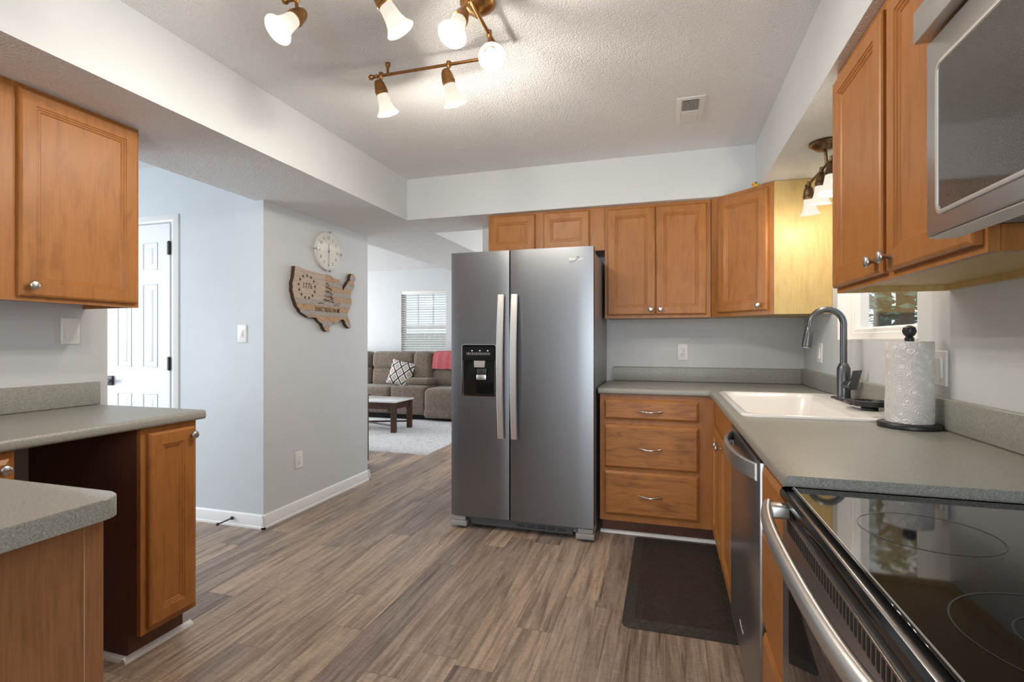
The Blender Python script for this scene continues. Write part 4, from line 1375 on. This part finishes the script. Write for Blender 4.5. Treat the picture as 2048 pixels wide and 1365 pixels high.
# ------------------------------------------------------------------ living room window and blind
wn = thing('window_2', 'living window', 'window', ((LX0 + LX1) / 2, LY, LZ0))
del wn['label'], wn['category']
wn['kind'] = 'structure'
f2 = MB()
f2.rings((LX0 + .004, LY + .085, LZ0 + .004), (1, 0, 0), (0, 0, 1), LX1 - LX0 - .008, LZ1 - LZ0 - .008, [(0, -.03), (0, .02), (.035, .02), (.038, .01), (.038, -.03)], cap=False)
f2.box(LX0 + .03, LX1 - .03, LY + .06, LY + .10, 1.44, 1.49)
for k in (1, 2):
    x = LX0 + (LX1 - LX0) * k / 3
    f2.box(x - .008, x + .008, LY + .082, LY + .092, 1.47, LZ1 - .03)
f2.box(LX0 + .03, LX1 - .03, LY + .082, LY + .092, 1.755, 1.771)
build('window_frame', f2, m_vinyl, wn)
build('glass_pane', MB().box(LX0 + .03, LX1 - .03, LY + .086, LY + .088, LZ0 + .03, LZ1 - .03), m_glass, wn, 0)
build('window_jamb', MB().box(LX0, LX0 + .003, LY - .0005, LY + .06, LZ0, LZ1).box(LX1 - .003, LX1, LY - .0005, LY + .06, LZ0, LZ1).box(LX0, LX1, LY - .0005, LY + .06, LZ0, LZ0 + .003).box(LX0, LX1, LY - .0005, LY + .06, LZ1 - .003, LZ1), m_vinyl, wn)
bl = thing('window_blind', 'white slatted blind in the living room window behind the sofa', 'blind', ((LX0 + LX1) / 2, LY + .03, LZ0))
build('headrail', MB().box(LX0 + .006, LX1 - .006, LY + .004, LY + .05, LZ1 - .062, LZ1 - .004, .003, 2), m_white, bl)
sl = MB()
z = LZ1 - .085
while z > LZ0 + .05:
    M = Matrix.Translation(((LX0 + LX1) / 2, LY + .028, z)) @ Matrix.Rotation(.38, 4, 'X')
    sl.box(-(LX1 - LX0) / 2 + .008, (LX1 - LX0) / 2 - .008, -.023, .023, -.0014, .0014, M=M)
    z -= .0405
build('slats', sl, m_white, bl, 0)
cd = MB()
for k in (.14, .38, .62, .86):
    x = LX0 + (LX1 - LX0) * k
    for y in (LY + .005, LY + .051):
        cd.tube([(x, y, LZ1 - .06), (x, y, LZ0 + .02)], .0012, 6)
build('cords', cd, m_white, bl)
build('bottom_rail', MB().box(LX0 + .008, LX1 - .008, LY + .006, LY + .05, LZ0 + .012, LZ0 + .03, .002, 1), m_white, bl)

# ------------------------------------------------------------------ sofa
m_sofa, nt, p = newmat('taupe_chenille')
n1 = nd(nt, 'ShaderNodeTexNoise', ins={'Vector': coords(nt, (5, 5, 5)), 'Detail': 6, 'Roughness': .7, 'Distortion': .6})
n2 = nd(nt, 'ShaderNodeTexNoise', ins={'Vector': coords(nt, (160, 160, 40)), 'Detail': 2})
ad = nd(nt, 'ShaderNodeMix', data_type='FLOAT', ins={0: .35, 2: n1.outputs[0], 3: n2.outputs[0]})
nt.links.new(ramp(nt, ad.outputs[0], [(.3, (.070, .050, .036)), (.5, (.150, .112, .082)), (.72, (.26, .205, .16))]), p.inputs['Base Color'])
p.inputs['Roughness'].default_value = .9
p.inputs['Sheen Weight'].default_value = .3
b = nd(nt, 'ShaderNodeBump', ins={'Strength': .5, 'Distance': .02, 'Height': n1.outputs[0]})
nt.links.new(b.outputs[0], p.inputs['Normal'])
sofa = thing('sectional_sofa', 'taupe reclining sectional sofa under the living room window', 'sofa', (-3.9, 7.4, 0))


def cushion(name, x0, x1, y0, y1, z0, z1, bev, tilt=0, par=None, mat=None, puff=.0):
    M = None
    if tilt:
        ce = Vc(((x0 + x1) / 2, (y0 + y1) / 2, z0))
        M = Matrix.Translation(ce) @ Matrix.Rotation(tilt, 4, 'X') @ Matrix.Translation(-ce)
    mb = MB().box(x0, x1, y0, y1, z0, z1, bev, 5, M=M)
    return build(name, mb, mat or m_sofa, par or sofa, 60)


build('plinth', MB().box(-5.55, -2.65, 7.13, 7.78, 0.012, .08), m_slot, sofa)
cushion('base', -5.55, -2.65, 7.10, 7.80, .08, .34, .03)
cushion('seat_cushion', -5.5, -4.86, 7.02, 7.62, .30, .505, .07)
cushion('seat_cushion', -4.86, -4.105, 7.02, 7.62, .30, .505, .07)
cushion('seat_cushion', -3.505, -2.72, 6.96, 7.62, .10, .505, .085)
cushion('footrest', -4.86, -4.12, 7.00, 7.12, .10, .33, .05)
cushion('footrest', -3.50, -2.72, 6.955, 7.1, .055, .20, .045)
cushion('back_cushion', -5.45, -4.70, 7.42, 7.66, .46, .80, .09, -.10)
cushion('back_cushion', -4.70, -3.90, 7.42, 7.66, .46, .80, .09, -.10)
cushion('headrest', -5.45, -4.71, 7.42, 7.72, .74, 1.045, .10, -.08)
cushion('headrest', -4.70, -3.89, 7.42, 7.72, .74, 1.045, .10, -.08)
cushion('corner_back', -3.90, -3.565, 7.34, 7.74, .42, 1.045, .085, -.06)
cushion('back_cushion', -3.60, -2.75, 7.40, 7.66, .46, .80, .09, -.10)
cushion('headrest', -3.58, -2.75, 7.42, 7.72, .74, 1.035, .10, -.08)
cn = cushion('console', -4.10, -3.505, 7.02, 7.70, .085, .525, .045)
cushion('armrest_lid', -3.93, -3.50, 7.16, 7.60, .525, .635, .05)
for x in (-4.02, -3.86):
    build('cup_holder', MB().lathe([(.036, 0), (.036, .004), (.030, .004), (.030, .0008)], (x, 7.10, .525), seg=20), m_slot, cn)
# throw over the headrest
m_pink = plain('pink_fleece', (.52, .13, .15), .95, var=.25, vscale=14, bump=.5, bscale=30, bd=.02)
loops = []
for k in range(21):
    x = -3.545 + .035 * math.sin(k * .9) * (k < 2) + k * .034
    w1 = .006 * math.sin(k * 1.7)
    loops.append([Vc((x + dx, y + w1, z)) for dx, y, z in ((-.02, 7.392, .775 + .004 * math.sin(k)), (-.01, 7.386, .86), (0, 7.388, .95), (.012, 7.402, 1.02), (.02, 7.45, 1.053), (.022, 7.56, 1.062), (.02, 7.70, 1.06), (.02, 7.70, 1.054), (.022, 7.56, 1.054), (.02, 7.456, 1.045), (.016, 7.412, 1.014), (0, 7.398, .95), (-.01, 7.396, .86), (-.02, 7.402, .775 + .004 * math.sin(k)))])
tag(build('throw_blanket', MB().loft(loops), m_pink, None, 60), 'dusty pink throw blanket folded over the sofa headrest', 'blanket')
# patterned pillow
m_pil, nt, p = newmat('diamond_fabric')
tc = nd(nt, 'ShaderNodeTexCoord')
sp = nd(nt, 'ShaderNodeSeparateXYZ', ins={0: tc.outputs['Object']})


def tri(v, s, o=0.0):
    a = nd(nt, 'ShaderNodeMath', operation='MULTIPLY_ADD', ins={0: v, 1: s, 2: o})
    return nd(nt, 'ShaderNodeMath', operation='PINGPONG', ins={0: a.outputs[0], 1: 1.0}).outputs[0]


dm = nd(nt, 'ShaderNodeMath', operation='ADD', ins={0: tri(sp.outputs[0], 14), 1: tri(sp.outputs[2], 11)})
mdd = nd(nt, 'ShaderNodeMath', operation='SUBTRACT', ins={0: dm.outputs[0], 1: 1.0})
ab = nd(nt, 'ShaderNodeMath', operation='ABSOLUTE', ins={0: mdd.outputs[0]})
nt.links.new(ramp(nt, ab.outputs[0], [(0, (.03, .03, .035)), (.16, (.03, .03, .035)), (.17, (.70, .67, .63)), (.52, (.70, .67, .63)), (.53, (.36, .20, .17)), (.72, (.36, .20, .17)), (.73, (.72, .68, .64)), (1.0, (.25, .2, .2))]), p.inputs['Base Color'])
p.inputs['Roughness'].default_value = .9
plw = thing('throw_pillow', 'square black and white diamond-patterned pillow leaning on the sofa', 'pillow', (-4.05, 7.2, .507))
loops = []
S = .20
nn = 12
front, mbp = [], MB()
grid = {}
for side in (1, -1):
    for i in range(nn + 1):
        for j in range(nn + 1):
            u, v = -1 + 2 * i / nn, -1 + 2 * j / nn
            if side == -1 and (i in (0, nn) or j in (0, nn)):
                grid[side, i, j] = grid[1, i, j]
                continue
            th_ = .062 * ((1 - u ** 4) * (1 - v ** 4)) ** .55
            pin = 1 - .07 * (1 - max(abs(u), abs(v)) * 0 - 0) * (abs(u) * abs(v) < .6)
            grid[side, i, j] = mbp.bm.verts.new((u * S * (1 - .05 * (1 - v * v)), -side * th_, v * S * (1 - .05 * (1 - u * u))))
for side in (1, -1):
    for i in range(nn):
        for j in range(nn):
            f = [grid[side, i, j], grid[side, i + 1, j], grid[side, i + 1, j + 1], grid[side, i, j + 1]]
            mbp.bm.faces.new(f if side == 1 else f[::-1])
pb = build('pillow_cover', mbp, m_pil, plw, 60, org=(0, 0, 0))
pb.location = (-4.065 + 4.05, .11, .195)
pb.rotation_euler = (-.28, .20, .12)

# ------------------------------------------------------------------ coffee table, rug, dark cabinet edge
m_ctw = wood('dark_mahogany', (.060, .026, .016), 'z', rough=.3, amt=.3)
m_marb = plain('white_marble', (.74, .76, .78), .15, var=.05, vscale=6)
tb = thing('coffee_table', 'dark wood coffee table with white stone top on the living room rug', 'table', (-3.95, 6.18, .012))
TX0, TX1, TY0, TY1 = -4.62, -3.385, 5.93, 6.45
build('tabletop', MB().box(TX0, TX1, TY0, TY1, .405, .428, .004, 2), m_marb, tb)
build('apron', MB().box(TX0 + .03, TX1 - .03, TY0 + .03, TY0 + .055, .315, .4045).box(TX0 + .03, TX1 - .03, TY1 - .055, TY1 - .03, .315, .4045).box(TX0 + .03, TX0 + .055, TY0 + .03, TY1 - .03, .315, .4045).box(TX1 - .055, TX1 - .03, TY0 + .03, TY1 - .03, .315, .4045), m_ctw, tb)
for x in (TX0 + .045, TX1 - .045):
    for y in (TY0 + .045, TY1 - .045):
        lg = MB().box(x - .031, x + .031, y - .031, y + .031, .0125, .404, .003, 1)
        for s in (-1, 1):
            lg.box(x + s * .0312 - .001, x + s * .0312 + .001, y - .015, y + .015, .05, .30)
        build('leg', lg, m_ctw, tb)
        sx = 1 if x < -4 else -1
        br = MB().prism([(0, 0), (.075, 0), (.06, -.012), (.035, -.02), (.018, -.04), (.012, -.07), (0, -.075)], (x + sx * .031, y + .008, .315), (sx, 0, 0), (0, 0, 1), 0, .016)
        build('bracket', br, m_ctw, tb)
build('stretcher', MB().tube([(TX0 + .045, TY0 + .045, .10), (TX1 - .045, TY1 - .045, .10)], .012, 8).tube([(TX0 + .045, TY1 - .045, .10), (TX1 - .045, TY0 + .045, .10)], .012, 8), m_ctw, tb)

m_rug, nt, p = newmat('marbled_rug')
n1 = nd(nt, 'ShaderNodeTexNoise', ins={'Vector': coords(nt, (.9, 2.2, 1), False), 'Detail': 5, 'Distortion': 1.6, 'Roughness': .55})
ml = nd(nt, 'ShaderNodeMath', operation='MULTIPLY', ins={0: n1.outputs[0], 1: 11.0})
fr_ = nd(nt, 'ShaderNodeMath', operation='FRACT', ins={0: ml.outputs[0]})
nt.links.new(ramp(nt, fr_.outputs[0], [(0, (.10, .12, .17)), (.10, (.58, .61, .65)), (.3, (.76, .73, .69)), (.7, (.66, .68, .71)), (.90, (.44, .48, .55)), (1, (.14, .16, .21))]), p.inputs['Base Color'])
p.inputs['Roughness'].default_value = .95
bm = MB()
loops = []
for k in range(41):
    x = -5.6 + (-2.43 + 5.6) * k / 40
    wv = .012 * math.sin(k * 1.9)
    zz = .0075 + .0025 * math.sin(k * 1.9 + 1)
    loops.append([Vc((x, 4.955 + wv - .012 * (k / 40), .0005)), Vc((x, 4.955 + wv, zz + .003)), Vc((x, 5.2, .010)), Vc((x, 7.0, .010)), Vc((x, 7.09, .010 + .001 * math.sin(k * 1.3))), Vc((x, 7.09, .0005))])
bm.loft(loops)
tag(build('area_rug', bm, m_rug, None, 60), 'white and grey marbled area rug under the coffee table', 'rug')
cbn = thing('console_cabinet', 'dark wooden furniture edge showing behind the clock wall corner', 'cabinet', (-3.3, 4.25, 0))
build('carcass', MB().box(-3.8, -2.832, 4.05, 4.45, .03, .672, .004, 1).box(-3.79, -2.85, 4.07, 4.43, 0, .03), m_ctw, cbn)
build('top', MB().box(-3.81, -2.822, 4.04, 4.46, .6725, .695, .004, 2), m_ctw, cbn)

# ------------------------------------------------------------------ outside
m_grass = plain('lawn', (.10, .16, .05), .9, var=.3, vscale=3)
struct('ground', MB().box(-14, 24, -14, 30, -.6, -.5), m_grass, smooth=0)
m_leaf = plain('leaf_green', (.11, .22, .15), .5, var=.5, vscale=3)
m_bark = plain('bark', (.14, .09, .06), .9, var=.3, vscale=10)
m_fence = wood('weathered_fence', (.62, .57, .51), 'z', rough=.8, amt=.25, coat=0)


def tree(x, y, h, r, n, label, group=None):
    t = thing('backyard_tree', label, 'tree', (x, y, -.5), group)
    tk = MB().tube([(x, y, -.5), (x + .1, y + .05, h * .4), (x - .05, y, h * .8)], [.16, .12, .04], 12)
    for k in range(7):
        a = k * 2.4
        z = h * (.25 + .08 * k)
        tk.tube([(x + .05, y, z), (x + r * .6 * math.cos(a), y + r * .6 * math.sin(a), z + h * .18)], [.05, .015], 8)
    build('trunk', tk, m_bark, t, 60)
    fo = MB()
    for k in range(n):
        a, q, z = random.uniform(0, 2 * PI), r * random.random() ** .5, random.uniform(.05, 1)
        q *= math.sin(PI * min(1, .18 + z * .80)) ** .6
        c_ = Vc((x + q * math.cos(a), y + q * math.sin(a), h * z))
        s = random.uniform(.07, .15)
        R_ = Matrix.Rotation(random.uniform(0, 6.3), 3, 'Z') @ Matrix.Rotation(random.uniform(-1, 1), 3, 'X')
        fo.bm.faces.new([fo.bm.verts.new(c_ + R_ @ Vc(v_)) for v_ in ((-s, 0, 0), (0, -s * .5, 0.02), (s, 0, 0), (0, s * .5, .02))])
    build('foliage', fo, m_leaf, t, 0, normals=False)
    return t


for x, y, h, r in ((3.5, 9.4, 4.6, 1.4), (4.5, 13.0, 5.4, 1.55), (5.7, 16.8, 6.2, 1.8)):
    tree(x, y, h, r, 1000, 'leafy green tree outside the sink window', 'trees outside the sink window')
tree(-5.2, 16.5, 4.2, 1.4, 500, 'small tree showing through the living room blind')
fnc = thing('backyard_fence', 'weathered board fence outside the living room window', 'fence', (-5, 14, -.5))
fb = MB()
for k in range(70):
    x = -10.5 + k * .16
    fb.box(x, x + .145, 14.0, 14.02, -.5, 1.45 + .01 * math.sin(k * 3.1))
build('boards', fb, m_fence, fnc, 0)
build('rails', MB().box(-10.5, .7, 14.021, 14.06, 0, .09).box(-10.5, .7, 14.021, 14.06, 1.1, 1.19), m_fence, fnc, 0)
